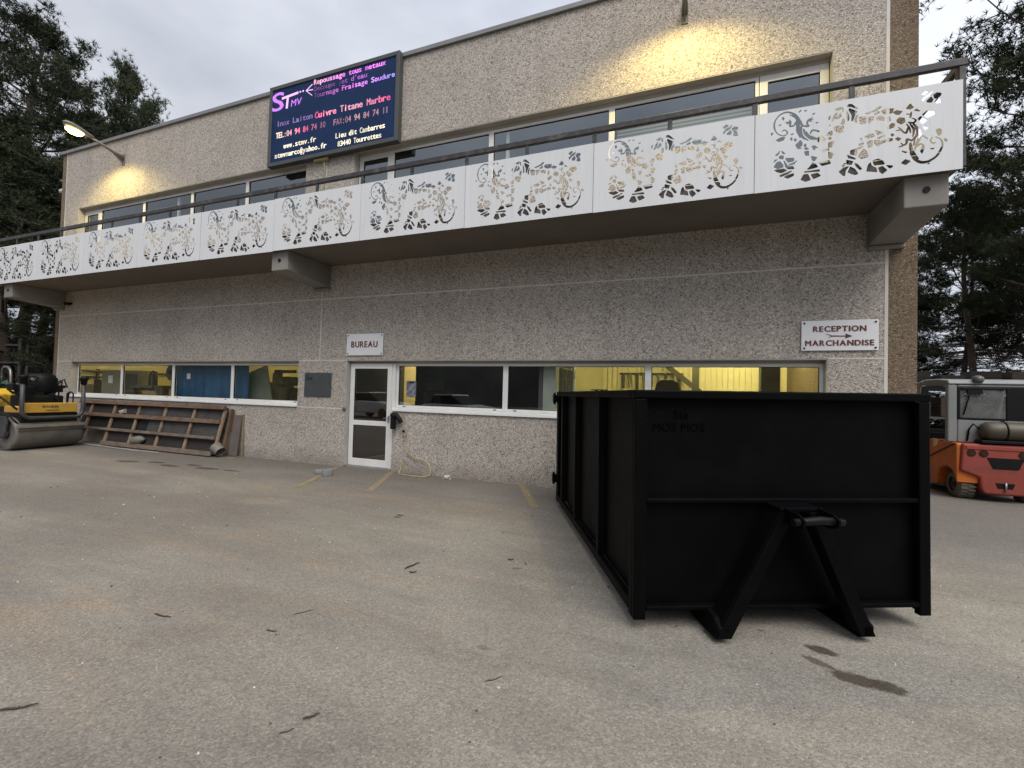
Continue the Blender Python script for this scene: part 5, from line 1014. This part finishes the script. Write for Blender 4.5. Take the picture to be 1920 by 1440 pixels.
rack('dark storage rack between the left trees and the building corner', (-22.45, 1.5, 0), 1.75, .8, (1.3, 2.2, 2.9), 21, False)
m = MB(); vs = []; N = 14
for i in range(N+1):
    for j in range(5): vs.append((-.1+2.0*i/N, -.1+1.0*j/4, 3.0+.16*math.sin(i*.8)+.2*math.sin(math.pi*j/4)+.05*math.sin(i*2.1+j)))
m.add(vs, [(i*5+j, (i+1)*5+j, (i+1)*5+j+1, i*5+j+1) for i in range(N) for j in range(4)], True); tp = m.build('tarpaulin', M_TARP); tp.location = (-22.45, 1.5, 0); tp.rotation_euler = (0, 0, R(21)); tag(tp, 'faded red tarpaulin lying over the rack by the left building corner', 'tarpaulin')
for i, (x, z, w_, h_) in enumerate([(-22.1, 1.325, .7, .6), (-21.35, 1.325, .7, .75), (-22.05, 2.225, .7, .55), (-21.3, 2.225, .65, .5)]):
    crate(x, 2.0+(x+21.7)*.38, z, w_, .6, h_, M_SHD, ['dark box on the lower left of the rack by the left building corner', 'dark box on the lower right of the rack by the left building corner', 'wide dark box on the upper left of the rack by the left building corner', 'dark box on the upper right of the rack by the left building corner'][i], 21, 'boxes on the left rack')
t = thing('shed', 'dark boarded shed behind the left racks', 'shed', (-26.4, 1.75, 0), (0, 0, R(21))); MB().box((0, 0, 0), (6.0, 2, 2.8)).build('wall', M_SHD, t); MB().prism([(-.2, 2.8), (6.2, 2.8), (6.1, 2.95), (-.1, 2.95)], -.2, 2.2).build('roof', M_SHD, t)
t = thing('netting_hoop', 'grey metal hoop frame over green netting at the left edge', 'frame', (-22.3, .9, 0)); MB().tube([(-.32, 0, 0), (-.32, 0, 1.75), (-.28, 0, 1.98), (-.15, 0, 2.1), (.1, 0, 2.1), (.25, 0, 1.98), (.3, 0, 1.75), (.3, 0, 0)], .045, 8).build('hoop', M_STEEL, t); MB().tube([(-.32, 0, 1.5), (1.3, 0, 1.5)], .03, 8).build('crossbar', M_STEEL, t)
rg = random.Random(9); m = MB()
for i in range(420):
    a = rg.uniform(0, 6.28); rr_ = rg.uniform(0, 1); c = Vector((-22.7+1.1*rr_*math.cos(a), .5+.5*rr_*math.sin(a), rg.uniform(.1, 1.95)*(1-.25*rr_)))
    u_ = Vector((rg.gauss(0, 1), rg.gauss(0, 1), rg.gauss(0, 1))).normalized()*.16; v_ = u_.orthogonal().normalized()*.1; m.add([c-u_, c-v_, c+u_, c+v_], [(0, 1, 2, 3)])
tag(m.build('green_shrub', pm('dull_green_leaf', (.035, .075, .05), .6, .3, 4)), 'dull green shrub at the left picture edge behind the yellow roller', 'shrub')
rack('long dark storage rack in the yard behind the forklift', (6.2, 11.5, 0), 5.6, 1.2, (1.2, 2.35), 0, False)
rack('dark storage rack at the far right behind the first one', (12.2, 12.0, 0), 4.5, 1.2, (1.2, 2.4), -4, False)
k = 0
for zi, z in enumerate((.02, 1.23, 2.38)):
    for x in (6.6, 7.5, 8.4, 9.3, 10.2, 11.1):
        w_ = rg.uniform(.6, .8); h_ = rg.uniform(.35, .8) if zi < 2 else rg.uniform(.2, .4)
        lv = ('bottom', 'middle', 'top')[zi]; n_ = ('first', 'second', 'third', 'fourth', 'fifth', 'sixth')[[6.6, 7.5, 8.4, 9.3, 10.2, 11.1].index(x)]
        crate(x, 12.1, z, w_, .8, h_, [M_BOX, M_SHD, M_SHD][rg.randrange(3)], '%s box from the left on the %s level of the rack behind the forklift' % (n_, lv), rg.uniform(-6, 6), 'boxes on the rack behind the forklift')
t = thing('red_machine', 'dark red machine standing behind the forklift side opening', 'machine', (5.3, 9.2, 0)); MB().box((-.5, -.4, .1), (.5, .4, .95)).build('body', pm('dark_red_paint', (.14, .03, .025), .5), t, .03); MB().cyl((-.2, 0, .95), (-.2, 0, 1.3), .12, 14).build('filler', M_RK, t); MB().box((-.55, -.45, 0), (.55, .45, .1)).build('base', M_DARK, t)
# low scrub bank under the trees, too dense to count
rg2 = np.random.default_rng(3); n = 9000
def scrub(name, x0, x1, y0, y1, h, lab):
    C = np.stack([rg2.uniform(x0, x1, n), rg2.uniform(y0, y1, n), rg2.uniform(0, 1, n)**.8*h], 1); C[:, 2] *= .7+.3*np.sin(C[:, 0]*1.3)+.15*np.sin(C[:, 0]*3.1)
    u_ = rg2.normal(0, .16, (n, 3)); v_ = rg2.normal(0, .10, (n, 3)); V = np.stack([C-u_, C+v_, C+u_], 1).reshape(-1, 3)
    me = bpy.data.meshes.new(name); me.from_pydata(V.tolist(), [], np.arange(3*n).reshape(-1, 3).tolist()); me.materials.append(M_NEED)
    o = bpy.data.objects.new(name, me); col.objects.link(o); tag(o, lab, None, kind='stuff')
scrub('scrub', 6, 34, 22, 25, 3.3, 'dense dark scrub under the pines on the right'); scrub('scrub', -55, -20, 13, 16, 3.2, 'dense dark scrub under the pines on the left')
# wooded hills round the yard
hl = MB(); vs = []; A = 96
for i in range(A):
    a = 2*math.pi*i/A; hh_ = 5+2.2*math.sin(a*3+1)+1.4*math.sin(a*7)+.8*math.sin(a*17)
    if math.sin(a) < -.2: hh_ += 6  # unseen side behind the camera, raised to darken glass reflections and block low sky
    rr_ = 150 if math.sin(a) > -.2 else 60
    for f, z in ((.8, -1), (.9, hh_*.6), (1.0, hh_), (1.25, hh_*.8)): vs.append((rr_*f*math.cos(a), rr_*f*math.sin(a), z))
hl.add(vs, [(i*4+j, ((i+1) % A)*4+j, ((i+1) % A)*4+j+1, i*4+j+1) for i in range(A) for j in range(3)], True)
tag(hl.build('hills', pm('distant_woods', (.045, .055, .045), .9, .4, .25)), 'low dark wooded hills round the yard, raised unseen behind the camera', None, kind='structure')
